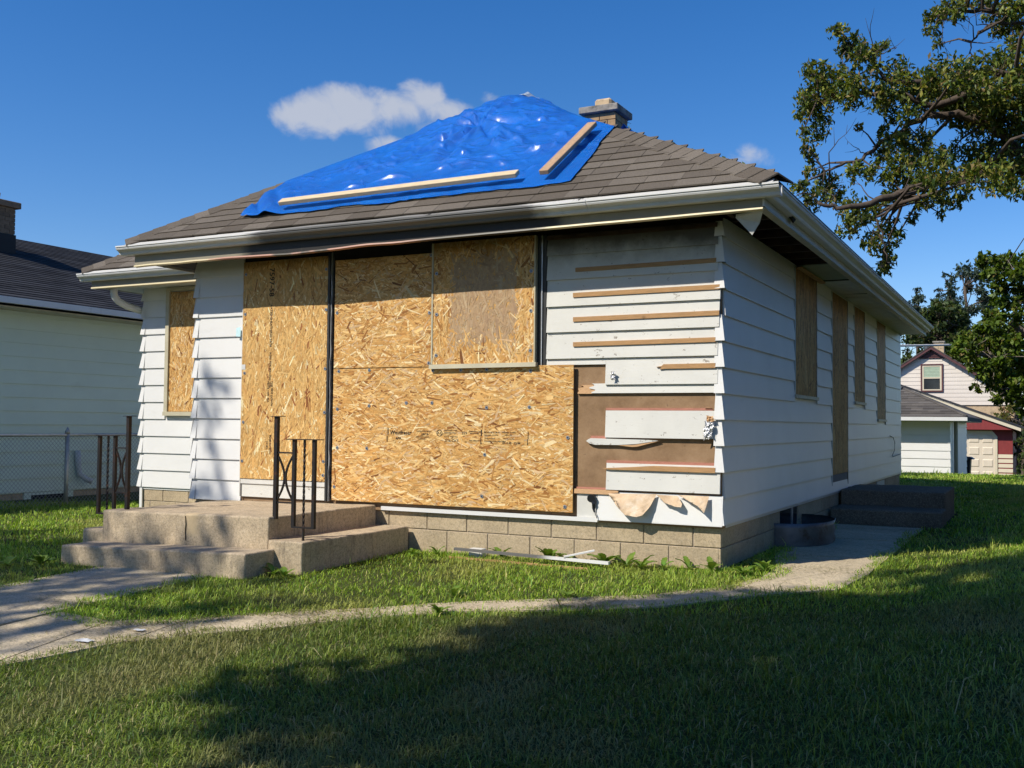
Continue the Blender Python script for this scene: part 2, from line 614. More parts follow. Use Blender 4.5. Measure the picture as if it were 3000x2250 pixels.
    simple('screw_dark', (0.02, 0.02, 0.025), 0.5, 0.1, 40)
    simple('ink', (0.022, 0.017, 0.014), 0.8, 0.4, 120)
    simple('paper_blue', (0.55, 0.78, 0.82), 0.7, 0.08, 30)
    simple('paper_white', (0.62, 0.63, 0.63), 0.7, 0.06, 30)
    t = NT('kraft')
    base = t.ramp(t.noise(7, 5, 0.7), [(0.3, (0.50, 0.34, 0.20)), (0.55, (0.70, 0.53, 0.36)), (0.75, (0.78, 0.70, 0.60))])
    t.color(base)
    t.set(0.75, 0, 0.2)
    t.bump(t.noise(24, 5, 0.7), 0.5, 0.01)
    t = NT('foil')
    t.color((0.75, 0.75, 0.76))
    t.set(0.28, 0.85)
    t.bump(t.noise(55, 5, 0.8), 0.9, 0.01)
    # tarp: woven plastic, crinkled
    t = NT('tarp_blue')
    base = t.ramp(t.noise(3.5, 5, 0.7), [(0.3, (0.0, 0.12, 0.58)), (0.55, (0.0, 0.18, 0.76)), (0.8, (0.0, 0.235, 0.88))])
    t.color(base)
    t.set(0.28, 0, 0.5)
    t.b.inputs['Coat Weight'].default_value = 0.8
    t.b.inputs['Coat Roughness'].default_value = 0.22
    rid = t.N('ShaderNodeTexNoise')
    rid.noise_type = 'RIDGED_MULTIFRACTAL'
    rid.inputs['Scale'].default_value = 5.5
    rid.inputs['Detail'].default_value = 5
    rid.inputs['Roughness'].default_value = 0.6
    rid.inputs['Distortion'].default_value = 1.2
    t.L(t.pos((1.0, 1.7, 1.4), (0, 0, 0.35)), rid.inputs['Vector'])
    h = t.math('ADD', t.math('MULTIPLY', rid.outputs['Fac'], 0.55), t.math('MULTIPLY', t.noise(42, 4, 0.75, (1, 1.6, 1.2), 1.5), 0.42))
    t.bump(h, 1.0, 0.04)
    simple('tarp_silver', (0.45, 0.52, 0.60), 0.4, 0.25, 12, bump=0.5, bscale=30)
    # bricks
    for nm, c in (('brick_tan', (0.50, 0.325, 0.165)), ('brick_brown', (0.26, 0.165, 0.10))):
        simple(nm, c, 0.88, 0.25, 14, bump=0.35, bscale=60, objvar=0.5)
    simple('chimney_cap', (0.30, 0.275, 0.235), 0.95, 0.45, 9, bump=0.5, bscale=50, dirt=((0.04, 0.038, 0.03), 8, 0.8))
    simple('flue_clay', (0.56, 0.42, 0.26), 0.85, 0.2, 10, bump=0.3, bscale=40, dirt=((0.04, 0.035, 0.03), 5, 0.9))
    simple('black_flashing', (0.006, 0.006, 0.007), 0.6, 0.3, 8)
    simple('red_paint', (0.23, 0.030, 0.028), 0.6, 0.15, 3, vscale=(6, 1, 1), bump=0.2, bscale=20)
    simple('maroon_trim', (0.10, 0.035, 0.035), 0.55, 0.15, 8)
    simple('cream_door', (0.70, 0.60, 0.46), 0.5, 0.06, 3)
    simple('black_plastic', (0.012, 0.013, 0.016), 0.45, 0.3, 10)
    simple('cable_black', (0.01, 0.01, 0.012), 0.5, 0.1, 10)
    simple('blind_green', (0.40, 0.50, 0.36), 0.6, 0.1, 10)
    t = NT('window_glass')
    t.color((0.02, 0.024, 0.03))
    t.set(0.06, 0, 0.6)
    simple('plastic_grey', (0.40, 0.45, 0.45), 0.5, 0.1, 10)
    simple('bark', (0.085, 0.062, 0.045), 0.95, 0.45, 12, bump=0.8, bscale=26, vscale=(1, 1, 0.35))
    simple('bark_pale', (0.17, 0.14, 0.11), 0.95, 0.4, 12, bump=0.8, bscale=26, vscale=(1, 1, 0.35))
    # leaves and grass from per-leaf colours, thin and slightly translucent
    for nm, tr, rg in (('leaves', 0.28, 0.5), ('grass_blades', 0.30, 0.55), ('weed_leaf', 0.25, 0.45)):
        t = NT(nm)
        a = t.N('ShaderNodeAttribute', attribute_name='col')
        t.L(a.outputs['Color'], t.b.inputs['Base Color'])
        t.set(rg, 0, 0.3)
        trn = t.N('ShaderNodeBsdfTranslucent')
        hs = t.N('ShaderNodeHueSaturation')
        hs.inputs['Value'].default_value = 1.25
        hs.inputs['Saturation'].default_value = 1.1
        t.L(a.outputs['Color'], hs.inputs['Color'])
        t.L(hs.outputs[0], trn.inputs['Color'])
        mx = t.N('ShaderNodeMixShader')
        mx.inputs[0].default_value = tr
        t.L(t.b.outputs[0], mx.inputs[1])
        t.L(trn.outputs[0], mx.inputs[2])
        out = [n for n in t.nt.nodes if n.type == 'OUTPUT_MATERIAL'][0]
        t.L(mx.outputs[0], out.inputs['Surface'])
    # soil and thatch under the lawn
    t = NT('soil')
    base = t.ramp(t.noise(1.1, 6, 0.7), [(0.3, (0.050, 0.066, 0.020)), (0.6, (0.080, 0.098, 0.030)), (0.8, (0.115, 0.105, 0.048))])
    base = t.mix(t.math('MULTIPLY', t.step(t.noise(60, 4, 0.8), 0.5, 0.65), 0.6), base, (0.055, 0.042, 0.026))
    t.color(base)
    t.set(0.97, 0, 0.1)
    t.bump(t.noise(50, 5, 0.75), 0.8, 0.02)


make_materials()


# ---------------------------------------------------------------- the ground
def sstep(t):
    t = np.clip(t, 0, 1)
    return t * t * (3 - 2 * t)


def gz(x, y):
    x = np.asarray(x, dtype=float)
    y = np.asarray(y, dtype=float)
    z = 0.012 * np.minimum(x, 0) * np.clip(1 + x / 40, 0.3, 1)
    yn = np.maximum(np.minimum(y, 0), -14)
    z = z + 0.01 * yn - 0.006 * np.minimum(yn * yn, 100)
    z = z + 0.17 * sstep((x - 1.0) / 1.6) * sstep((y + 4) / 3)
    z = z - 0.17 * sstep((x - 1.0) / 1.6) * sstep((y - 6) / 9)
    z = z + 0.05 * sstep((y - 10) / 6) - 1.05 * sstep((y - 17.6) / 9)
    return z


def gzf(x, y):
    return float(gz(x, y))


def build_ground():
    def axis(lo, hi, a, b, fine):
        out = list(np.arange(a, b + 1e-6, fine))
        s = fine
        v = a
        while v > lo:
            s *= 1.25
            v -= s
            out.insert(0, max(v, lo))
        s = fine
        v = b
        while v < hi:
            s *= 1.25
            v += s
            out.append(min(v, hi))
        return np.array(out)
    xs = axis(-400, 400, -12, 8, 0.25)
    ys = axis(-300, 700, -9, 30, 0.25)
    X, Y = np.meshgrid(xs, ys)
    Z = gz(X, Y)
    V = np.stack([X, Y, Z], -1).reshape(-1, 3)
    nx = len(xs)
    i = np.arange(len(ys) - 1)[:, None] * nx + np.arange(nx - 1)[None, :]
    F = np.stack([i, i + 1, i + nx + 1, i + nx], -1).reshape(-1)
    me = np_mesh('lawn_ground', V, F, 4)
    tag(link('lawn_ground', me, MATS['soil'], None, True), kind='structure')


build_ground()

# ---- concrete path: slabs one by one, following the ground
FAR = [(-3.42, -3.22), (-2.89, -3.29), (-2.45, -3.08), (-2.03, -2.66), (-1.60, -2.36), (-1.16, -1.97), (-0.64, -1.64), (-0.14, -1.27), (0.22, -0.79), (0.36, -0.27), (0.34, 0.3), (0.12, 1.2), (0.06, 2.8), (0.06, 4.36)]
NEAR = [(-3.42, -5.0), (-2.66, -4.36), (-2.40, -3.62), (-1.85, -3.07), (-1.36, -2.50), (-0.95, -2.20), (-0.46, -1.95), (0.06, -1.62), (0.52, -0.98), (0.95, -0.50), (1.02, 0.3), (1.02, 1.3), (1.02, 2.8), (1.02, 4.36)]
SLABS = []
for i in range(len(FAR) - 1):
    SLABS.append([FAR[i], FAR[i + 1], NEAR[i + 1], NEAR[i]])
for (ya, yb) in ((-1.84, -3.0), (-3.0, -4.15), (-4.15, -5.3), (-5.3, -6.45), (-6.45, -7.6), (-7.6, -8.8)):
    SLABS.append([(-4.62, ya), (-3.44, ya), (-3.44, yb), (-4.62, yb)])


def build_path():
    # the slabs of the curved walk are merged two by two: joints only where the photograph has them
    path = link('path', MB().add([(-4.6, -8.7, gzf(-4.6, -8.7) - .1), (-3.5, -8.7, gzf(-3.5, -8.7) - .1), (-3.5, -1.9, gzf(-3.5, -1.9) - .1), (-4.6, -1.9, gzf(-4.6, -1.9) - .1)], [(0, 1, 2, 3)]).mesh('path'), MATS['mortar'])
    tag(path, kind='structure')
    groups = [[0], [1], [2, 3], [4, 5], [6, 7], [8], [9, 10], [11], [12]] + [[13 + k] for k in range(6)]
    for g in groups:
        m = MB()
        for q, i in enumerate(g):
            P = SLABS[i]
            n = 6
            a0 = 0.012 if q == 0 else 0.0
            a1 = 1 - (0.012 if q == len(g) - 1 else 0.0)
            rows = []
            for u in np.linspace(a0, a1, n):
                row = []
                for v in np.linspace(0, 1, n):
                    t0 = (P[0][0] + (P[1][0] - P[0][0]) * u, P[0][1] + (P[1][1] - P[0][1]) * u)
                    t1 = (P[3][0] + (P[2][0] - P[3][0]) * u, P[3][1] + (P[2][1] - P[3][1]) * u)
                    x = t0[0] + (t1[0] - t0[0]) * v
                    y = t0[1] + (t1[1] - t0[1]) * v
                    row.append((x, y, gzf(x, y) + 0.010 + 0.004 * mnoise.noise((x * 3, y * 3, 0))))
                rows.append(row)
            vs = [p for r in rows for p in r]
            fs = [(a * n + b, a * n + b + 1, (a + 1) * n + b + 1, (a + 1) * n + b) for a in range(n - 1) for b in range(n - 1)]
            o = len(vs)
            rim = [a * n for a in range(n)] + [(n - 1) * n + b for b in range(1, n)] + [a * n + n - 1 for a in range(n - 2, -1, -1)] + [b for b in range(n - 2, 0, -1)]
            vs += [(vs[k][0], vs[k][1], vs[k][2] - 0.09) for k in rim]
            R = len(rim)
            fs += [(rim[k], rim[(k + 1) % R], o + (k + 1) % R, o + k) for k in range(R)]
            m.add(vs, fs)
        s = m.build('slab', MATS['path_concrete'], path, smooth=False)


build_path()

# ---------------------------------------------------------------- the boarded house
E0 = 2.89            # height of the roof surface at the eaves
S_F, S_S = 0.74, 0.50
house = thing('house', 'single-storey white house with boarded windows, torn front siding and a hipped shingle roof', 'house', (-2.75, 4.0, 0.0))
S8 = 0.2032
ZB = 0.345


def siding_course(z0, h, a0, a1, fn, mat, parent, out0=-0.007, name='siding_plank', lip=0.019):
    """one clapboard: bottom edge stands proud. fn(a, z, out)"""
    prof = [(out0 + 0.002, z0 + h + 0.012), (out0 + lip, z0 + 0.004), (out0 + lip, z0 - 0.003), (out0 + lip - 0.006, z0 - 0.004), (out0 - 0.004, z0 + 0.010), (out0 - 0.006, z0 + h + 0.010)]
    n = len(prof)
    vs = [fn(a0, z, o) for o, z in prof] + [fn(a1, z, o) for o, z in prof]
    fs = [tuple(range(n)), tuple(range(2 * n - 1, n - 1, -1))] + [(i, n + i, n + (i + 1) % n, (i + 1) % n) for i in range(n)]
    return MB().add(vs, fs).build(name, mat, parent)


def front(y0):
    return lambda a, z, o: (a, y0 - o, z)


def side(x0):
    return lambda a, z, o: (x0 + o, a, z)


def leftw(x0):
    return lambda a, z, o: (x0 - o, a, z)


def courses(zlo, zhi, a0, a1, fn, mat, parent, holes=(), first=ZB, h=S8):
    k = 0
    while first + k * h < zhi - 0.03:
        z0 = first + k * h
        z1 = min(z0 + h, zhi)
        k += 1
        if z1 <= zlo:
            continue
        segs = [(a0, a1)]
        for (b0, b1, c0, c1) in holes:
            if c0 < z1 - 0.05 and c1 > z0 + 0.05:
                new = []
                for s0, s1 in segs:
                    if b1 <= s0 or b0 >= s1:
                        new.append((s0, s1))
                    else:
                        if b0 - s0 > 0.02:
                            new.append((s0, b0))
                        if s1 - b1 > 0.02:
                            new.append((b1, s1))
                segs = new
        for s0, s1 in segs:
            siding_course(z0, z1 - z0, s0, s1, fn, mat, parent)


def build_walls():
    W = MATS['fibreboard']
    # cores
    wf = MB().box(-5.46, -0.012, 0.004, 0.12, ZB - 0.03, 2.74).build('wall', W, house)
    tag(wf, 'front wall with strand boards, bare sheathing and half-stripped white clapboards')
    wr = MB().box(-0.12, -0.008, 0.121, 11.15, ZB - 0.03, 2.74).build('wall', MATS['siding_white'], house)
    wl = MB().box(-5.452, -5.33, 0.121, 1.198, ZB - 0.03, 2.74).build('wall', MATS['siding_white'], house)
    wc = MB().box(-7.485, -5.34, 1.205, 1.32, ZB - 0.06, 2.74).build('wall', MATS['siding_white'], house)
    wm = MB().box(-7.485, -7.37, 1.321, 11.15, ZB - 0.06, 2.74).build('wall', MATS['siding_white'], house)
    wb = MB().box(-7.485, -0.008, 11.151, 11.26, ZB - 0.06, 2.74).build('wall', MATS['siding_white'], house)
    SW = MATS['siding_white']
    # side wall courses, cut round the boarded openings
    holes = [(2.56, 3.70, 1.40, 3), (4.60, 5.70, 0.50, 3), (6.20, 7.10, 1.42, 3), (8.26, 9.20, 1.21, 3)]
    courses(ZB, 2.72, 0.03, 11.14, side(0.0), SW, wr, holes)
    # corner caps, one to a course, wrapped on to the front (two are missing)
    for k in range(12):
        z0 = ZB + k * S8
        if k in (1, 8):
            continue
        h = min(S8, 2.70 - z0)
        m = MB()
        wd = 0.060 + 0.006 * random.random()
        m.add([(-wd, -0.034, z0), (0.0225, -0.036, z0), (0.0225, 0.05, z0 - .001), (-wd + 0.006, -0.014, z0 + h), (-0.007, -0.014, z0 + h), (-0.007, 0.05, z0 + h)],
              [(0, 1, 4, 3), (1, 2, 5, 4)])
        o = m.build('corner_cap', SW, wr)
    # clad pier left of the door
    courses(ZB - 0.04, 2.72, -5.46, -4.815, front(0.0), SW, wf, first=ZB - 0.02)
    for k in range(12):
        z0 = ZB - 0.02 + k * S8
        h = min(S8, 2.70 - z0)
        MB().add([(-5.482, -0.004, z0), (-5.482, -0.022, z0), (-5.41, -0.0228, z0 - 0.003), (-5.462, -0.004, z0 + h), (-5.462, 0.006, z0 + h), (-5.41, 0.006, z0 + h)], [(0, 1, 4, 3), (1, 2, 5, 4)]).build('corner_cap', SW, wf)
    courses(ZB, 2.72, 0.03, 1.19, leftw(-5.46), SW, wl)
    # set-back wall
    hz = [(-7.09, -6.10, 1.17, 3)]
    courses(0.3, 2.72, -7.49, -5.48, front(1.2), SW, wc, hz, first=0.315, h=S8)
    for k in range(12):
        z0 = 0.315 + k * S8
        h = min(S8, 2.70 - z0)
        MB().add([(-7.514, 1.21, z0), (-7.514, 1.178, z0), (-7.44, 1.1772, z0 - 0.003), (-7.485, 1.21, z0 + h), (-7.485, 1.206, z0 + h), (-7.44, 1.206, z0 + h)], [(0, 1, 4, 3), (1, 2, 5, 4)]).build('corner_cap', SW, wc)
    courses(ZB, 2.72, 1.2, 11.14, leftw(-7.49), SW, wm)
    # white board under the set-back corner
    MB().box(-7.47, -7.43, 1.19, 1.21, -0.12, 0.31).build('corner_post', SW, house)
    return wf, wr, wc


wall_front, wall_right, wall_recess = build_walls()


def build_front_planks():
    """old painted clapboards of the stripped part of the front"""
    OW, FW = MATS['old_wood_white'], MATS['furring_wood']

    def plank(x0, x1, zb, zt, ob=0.030, ot=0.010, mat=OW, name='clapboard', jag0=None, jag1=None):
        """bevelled board; jag: offsets of a broken end from bottom to top"""
        n = 9
        L = [(x0 + (jag0[int(i * (len(jag0) - 1) / (n - 1))] if jag0 else 0)) for i in range(n)]
        R = [(x1 + (jag1[int(i * (len(jag1) - 1) / (n - 1))] if jag1 else 0)) for i in range(n)]
        vs, fs = [], []
        for i in range(n):
            t = i / (n - 1)
            z = zb + (zt - zb) * t
            o = ob + (ot - ob) * t
            vs += [(L[i], -o, z), (R[i], -o, z), (R[i], 0.002 - (0.004 if t == 0 else 0), z), (L[i], 0.002, z)]
        for i in range(n - 1):
            a = i * 4
            for k in range(4):
                fs.append((a + k, a + (k + 1) % 4, a + 4 + (k + 1) % 4, a + 4 + k))
        fs += [(3, 2, 1, 0), (n * 4 - 4, n * 4 - 3, n * 4 - 2, n * 4 - 1)]
        return MB().add(vs, fs).build(name, mat, wall_front)

    xl, xr = -1.50, -0.035
    zs = [2.52, 2.314, 2.091, 1.875, 1.654, 1.435]
    plank(xl, xr, 2.52, 2.70)
    plank(xl, xr, 2.314, 2.53)
    plank(xl, xr + 0.02, 2.091, 2.324)
    plank(xl, xr + 0.012, 1.875, 2.101)
    plank(xl, xr, 1.654, 1.885)
    plank(xl, -0.968, 1.602, 1.664, 0.016, 0.010)                      # stub left over the sheathing
    plank(-0.967, xr, 1.435, 1.664)
    # broken-off board: only its upper strip is left, the end splintered
    plank(-1.09, xr, 1.366, 1.445, 0.020, 0.010, jag0=[0.0, 0.03, -0.02, 0.02, 0.0])
    plank(-1.215, -1.085, 1.362, 1.434, 0.016, 0.009, MATS['torn_wood'], 'torn_clapboard', jag0=[0, .01, .004, .05, .02], jag1=[0.0, 0.03, -0.02, 0.02, 0.0])
    plank(-0.965, xr - 0.01, 1.006, 1.225, 0.030, 0.014)
    plank(-0.965, xr - 0.02, 1.226, 1.246, 0.012, 0.010, MATS['pink_wood'], 'primed_edge', jag1=[-.02, -.08, -.03])
    plank(-0.955, xr + 0.02, 0.585, 0.800, 0.030, 0.014)
    plank(-0.957, xr - 0.01, 0.800, 0.822, 0.012, 0.010, MATS['pink_wood'], 'primed_edge')
    plank(-1.22, -0.957, 0.583, 0.597, 0.012, 0.010, MATS['pink_wood'], 'primed_edge')
    plank(-1.235, -0.90, 0.545, 0.582, 0.028, 0.024, MATS['torn_wood'], 'torn_clapboard', jag1=[0, 0.05, -0.03])
    plank(-1.105, -0.965, 0.992, 1.018, 0.012, 0.010, MATS['pink_wood'], 'primed_edge', jag0=[0, .01, .0])
    # long splinter hanging below
    MB().prism([(-1.132, 0.975), (-1.10, 0.955), (-1.05, 0.945), (-0.85, 0.947), (-0.70, 0.957), (-0.514, 0.986), (-0.60, 0.992), (-1.09, 0.998), (-1.112, 0.99)], XZ, -0.026, -0.010).build('torn_clapboard', OW, wall_front)
    MB().prism([(-0.86, 0.944), (-0.73, 0.933), (-0.69, 0.936), (-0.50, 0.986), (-0.62, 0.966), (-0.72, 0.950)], XZ, -0.023, -0.009).build('torn_clapboard', MATS['torn_wood'], wall_front)
    # furring strips that carried the metal siding
    rot = 0.006
    for (x0, x1, z, h) in ((-1.236, -0.045, 2.388, 0.034), (-1.256, -0.018, 2.179, 0.037), (-1.254, -0.022, 1.977, 0.037), (-1.252, -0.050, 1.770, 0.036)):
        MB().add([(x0, -0.034, z - h / 2), (x1, -0.034, z - h / 2 + rot), (x1, -0.018, z - h / 2 + rot), (x0, -0.018, z - h / 2), (x0, -0.034, z + h / 2), (x1, -0.034, z + h / 2 + rot), (x1, -0.012, z + h / 2 + rot), (x0, -0.012, z + h / 2)],
                 [(0, 3, 2, 1), (4, 5, 6, 7), (0, 1, 5, 4), (1, 2, 6, 5), (2, 3, 7, 6), (3, 0, 4, 7)]).build('furring_strip', FW, wall_front)
    MB().prism([(-0.50, 1.552), (-0.46, 1.556), (-0.05, 1.556), (-0.05, 1.594), (-0.47, 1.592), (-0.485, 1.578), (-0.53, 1.572), (-0.485, 1.569)], XZ, -0.034, -0.016).build('furring_strip', FW, wall_front)
    MB().prism([(-0.985, 0.757), (-0.93, 0.748), (-0.05, 0.746), (-0.05, 0.786), (-0.55, 0.787), (-0.72, 0.774)], XZ, -0.037, -0.018).build('furring_strip', FW, wall_front)
    # dark strip under the soffit line
    MB().box(-1.50, -0.04, -0.030, -0.013, 2.655, 2.69).build('furring_strip', MATS['rafter_wood'], wall_front)
    # last course of metal siding with its torn backing paper
    SW = MATS['siding_white']
    siding_course(0.338, 0.218, -1.03, 0.006, front(0.0), SW, wall_front, lip=0.030, out0=0.008)
    MB().box(-3.145, -1.03, -0.022, 0.003, 0.318, 0.352).build('starter_strip', SW, wall_front)
    MB().box(-1.215, -1.035, -0.010, 0.003, 0.353, 0.545).build('sheathing_patch', MATS['soffit_white'], wall_front)
    K = MATS['kraft']

    def torn(outline, seed):
        """curled sheet of torn paper: rooted at its top edge, hanging out from the wall"""
        c = len(outline)
        cx = sum(p[0] for p in outline) / c
        cz = sum(p[1] for p in outline) / c
        zt = max(p[1] for p in outline)
        bm = bmesh.new()
        vs = [bm.verts.new((x, 0, z)) for x, z in outline]
        bm.faces.new(vs)
        bmesh.ops.triangulate(bm, faces=bm.faces)
        for _ in range(3):
            bmesh.ops.subdivide_edges(bm, edges=list(bm.edges), cuts=1, use_grid_fill=True)
            bmesh.ops.triangulate(bm, faces=bm.faces)
        for v in bm.verts:
            d = zt - v.co.z
            v.co.y = -0.040 - 0.55 * d + 0.9 * d * d + 0.022 * mnoise.noise((v.co.x * 9 + seed, v.co.z * 7, seed)) + 0.008 * mnoise.noise((v.co.x * 30, v.co.z * 30, seed))
        me = bpy.data.meshes.new('torn_paper')
        bm.to_mesh(me)
        bm.free()
        return link('torn_paper', me, K, wall_front, True)

    torn([(-0.93, 0.555), (-0.52, 0.566), (-0.56, 0.47), (-0.61, 0.40), (-0.66, 0.385), (-0.76, 0.395), (-0.80, 0.43), (-0.85, 0.49), (-0.87, 0.53)], 1.3)
    torn([(-0.52, 0.562), (-0.345, 0.558), (-0.30, 0.50), (-0.305, 0.475), (-0.36, 0.478), (-0.44, 0.50)], 4.1)
    torn([(-0.345, 0.566), (-0.095, 0.566), (-0.105, 0.50), (-0.117, 0.44), (-0.14, 0.465), (-0.155, 0.51), (-0.185, 0.495), (-0.24, 0.525)], 7.7)
    # scraps of foil and bent metal
    def scrap(cx, cz, w, h, seed, mat, n=8, y=-0.045):
        bm = bmesh.new()
        bmesh.ops.create_grid(bm, x_segments=n, y_segments=n, size=0.5)
        for v in bm.verts:
            x, z = v.co.x, v.co.y
            ang = mnoise.noise((x * 2, z * 2, seed))
            v.co = (cx + x * w * (0.8 + 0.5 * ang), y - 0.02 * (0.5 + mnoise.noise((x * 5, z * 5, seed))), cz + z * h * (0.85 + 0.4 * mnoise.noise((x * 3, z * 3, seed + 3))))
        me = bpy.data.meshes.new('foil_scrap')
        bm.to_mesh(me)
        bm.free()
        return link('foil_scrap', me, mat, wall_front)
    scrap(-0.095, 1.075, 0.085, 0.15, 2.2, MATS['foil'])
    scrap(-0.885, 1.505, 0.045, 0.075, 5.2, MATS['foil'], 4)
    scrap(-0.085, 1.165, 0.07, 0.05, 8.4, MATS['torn_wood'], 5)
    # dark meter socket and wires hanging at the end of the big board
    m = MB()
    m.tube([(-1.075, -0.02, 0.515), (-1.07, -0.06, 0.51)], [0.030, 0.034], 12)
    m.tube([(-1.065, -0.035, 0.50), (-1.05, -0.045, 0.465), (-1.055, -0.04, 0.43), (-1.045, -0.05, 0.40)], [0.022, 0.018, 0.013, 0.006], 7)
    m.tube([(-1.06, -0.03, 0.43), (-1.03, -0.055, 0.38), (-1.02, -0.05, 0.35)], [0.006, 0.004, 0.003], 5)
    m.build('hose_bib', MATS['black_plastic'], wall_front)
    # light blue notice stuck beside the door, small sticker
    MB().add([(-4.895, -0.030, 1.945), (-4.825, -0.044, 1.94), (-4.822, -0.042, 2.035), (-4.893, -0.026, 2.032)], [(0, 1, 2, 3)]).build('notice', MATS['paper_blue'], wall_front)


build_front_planks()

# ---------------------------------------------------------------- strand boards
PAL_FRESH = [((0.74, 0.44, 0.155), 4), ((0.66, 0.36, 0.11), 4), ((0.84, 0.57, 0.245), 3), ((0.54, 0.265, 0.075), 2.0), ((0.93, 0.74, 0.43), 1.3), ((0.36, 0.155, 0.04), 0.8), ((0.70, 0.48, 0.27), 1.5), ((0.22, 0.085, 0.022), 0.25)]
PAL_YELLOW = [((0.74, 0.46, 0.165), 5), ((0.68, 0.40, 0.135), 5), ((0.79, 0.53, 0.22), 3), ((0.58, 0.31, 0.10), 1.2), ((0.92, 0.78, 0.46), 0.9), ((0.32, 0.12, 0.04), 0.5)]
PAL_OLD = [((0.66, 0.35, 0.11), 4), ((0.76, 0.44, 0.15), 4), ((0.54, 0.26, 0.075), 3), ((0.86, 0.58, 0.24), 1.8), ((0.26, 0.11, 0.035), 1.6)]


def strand_board(name, w, h, fn, parent, pal, grain='h', dens=2700, th=0.011, seed=0, lmin=0.05, lmax=0.15, spread=24, patch=None, edge=(0.42, 0.25, 0.11)):
    """board of pressed wood strands. fn(a, b, out) maps board coordinates (a along width, b up) to the world"""
    r = np.random.default_rng(100 + seed)
    cols = np.array([p[0] for p in pal])
    wts = np.array([p[1] for p in pal], dtype=float)
    wts /= wts.sum()
    m = MB()
    m.v = [fn(a, b, o) for o in (0, th) for a, b in ((0, 0), (w, 0), (w, h), (0, h))]
    m.f = [(3, 2, 1, 0), (4, 5, 6, 7), (0, 1, 5, 4), (1, 2, 6, 5), (2, 3, 7, 6), (3, 0, 4, 7)]
    m.c = [edge] * 4 + [tuple(cols[0] * 0.9)] * 4
    n = int(w * h * dens)
    cx = r.uniform(0, w, n)
    cy = r.uniform(0, h, n)
    L = r.uniform(lmin, lmax, n) * r.choice([0.55, 1, 1, 1.15], n)
    W = r.uniform(0.005, 0.020, n) * np.where(r.random(n) < 0.12, 1.8, 1)
    base = 0 if grain == 'h' else math.pi / 2
    ang = base + np.radians(r.normal(0, spread, n))
    loose = r.random(n) < 0.10
    ang = np.where(loose, r.uniform(0, math.pi, n), ang)
    ci = r.choice(len(cols), n, p=wts)
    br = r.normal(1, 0.09, n)
    depth = th + 0.0005 + np.sort(r.uniform(0, 0.0026, n))
    ca, sa = np.cos(ang), np.sin(ang)
    taper = r.uniform(0.35, 1.0, n)
    skew = r.normal(0, 0.25, n)
    for i in range(n):
        hl, hw = L[i] / 2, W[i] / 2
        q = ((-hl, -hw), (hl + skew[i] * hw * 4, -hw * taper[i]), (hl, hw * taper[i]), (-hl + skew[i] * hw * 4, hw))
        pts = []
        for (x, y) in q:
            a = min(max(cx[i] + x * ca[i] - y * sa[i], 0.0), w)
            b = min(max(cy[i] + x * sa[i] + y * ca[i], 0.0), h)
            pts.append(fn(a, b, depth[i]))
        c = cols[ci[i]] * br[i]
        if patch is not None:
            k = patch(cx[i], cy[i], r)
            if k is not None:
                c = c * (1 - k[0]) + np.array(k[1]) * k[0]
        o = len(m.v)
        m.v += pts
        m.f.append((o, o + 1, o + 2, o + 3))
        m.c += [tuple(np.clip(c, 0.01, 1))] * 4
    return m.build(name, MATS['strand_board'], parent)


SCREW_ME = {}


def screw(parent, p, axis='y'):
    if axis not in SCREW_ME:
        m = MB()
        ns = 10
        for (r0, d0, d1, mi) in ((0.0155, 0.0, 0.0025, 0), (0.0062, 0.0025, 0.0040, 1)):
            pts = [(math.cos(2 * math.pi * k / ns) * r0, math.sin(2 * math.pi * k / ns) * r0) for k in range(ns)]
            if axis == 'y':
                m.prism(pts, lambda a, b, d: (a, -d, b), d0, d1)
            else:
                m.prism(pts, lambda a, b, d: (d, a, b), d0, d1)
        me = m.mesh('screw')
        me.materials.append(MATS['screw_steel'])
        me.materials.append(MATS['screw_dark'])
        nf = len(me.polygons)
        for k, pl in enumerate(me.polygons):
            pl.material_index = 0 if k < nf // 2 else 1
        SCREW_ME[axis] = me
    o = link('screw', SCREW_ME[axis], None, parent)
    o.location = p
    return o


def text_mesh(txt, size, origin, xdir, ydir, mat, parent, name='stamp', shear=0.0):
    cu = bpy.data.curves.new('txt', 'FONT')
    cu.body = txt
    cu.size = size
    cu.shear = shear
    cu.resolution_u = 2
    cu.offset = size * 0.012
    ob = bpy.data.objects.new('txt', cu)
    COL.objects.link(ob)
    dg = bpy.context.evaluated_depsgraph_get()
    me = bpy.data.meshes.new_from_object(ob.evaluated_get(dg))
    bpy.data.objects.remove(ob)
    xd, yd, o = Vector(xdir), Vector(ydir), Vector(origin)
    for v in me.vertices:
        v.co = o + xd * v.co.x + yd * v.co.y
    me.materials.clear()
    me.name = name
    return link(name, me, mat, parent)


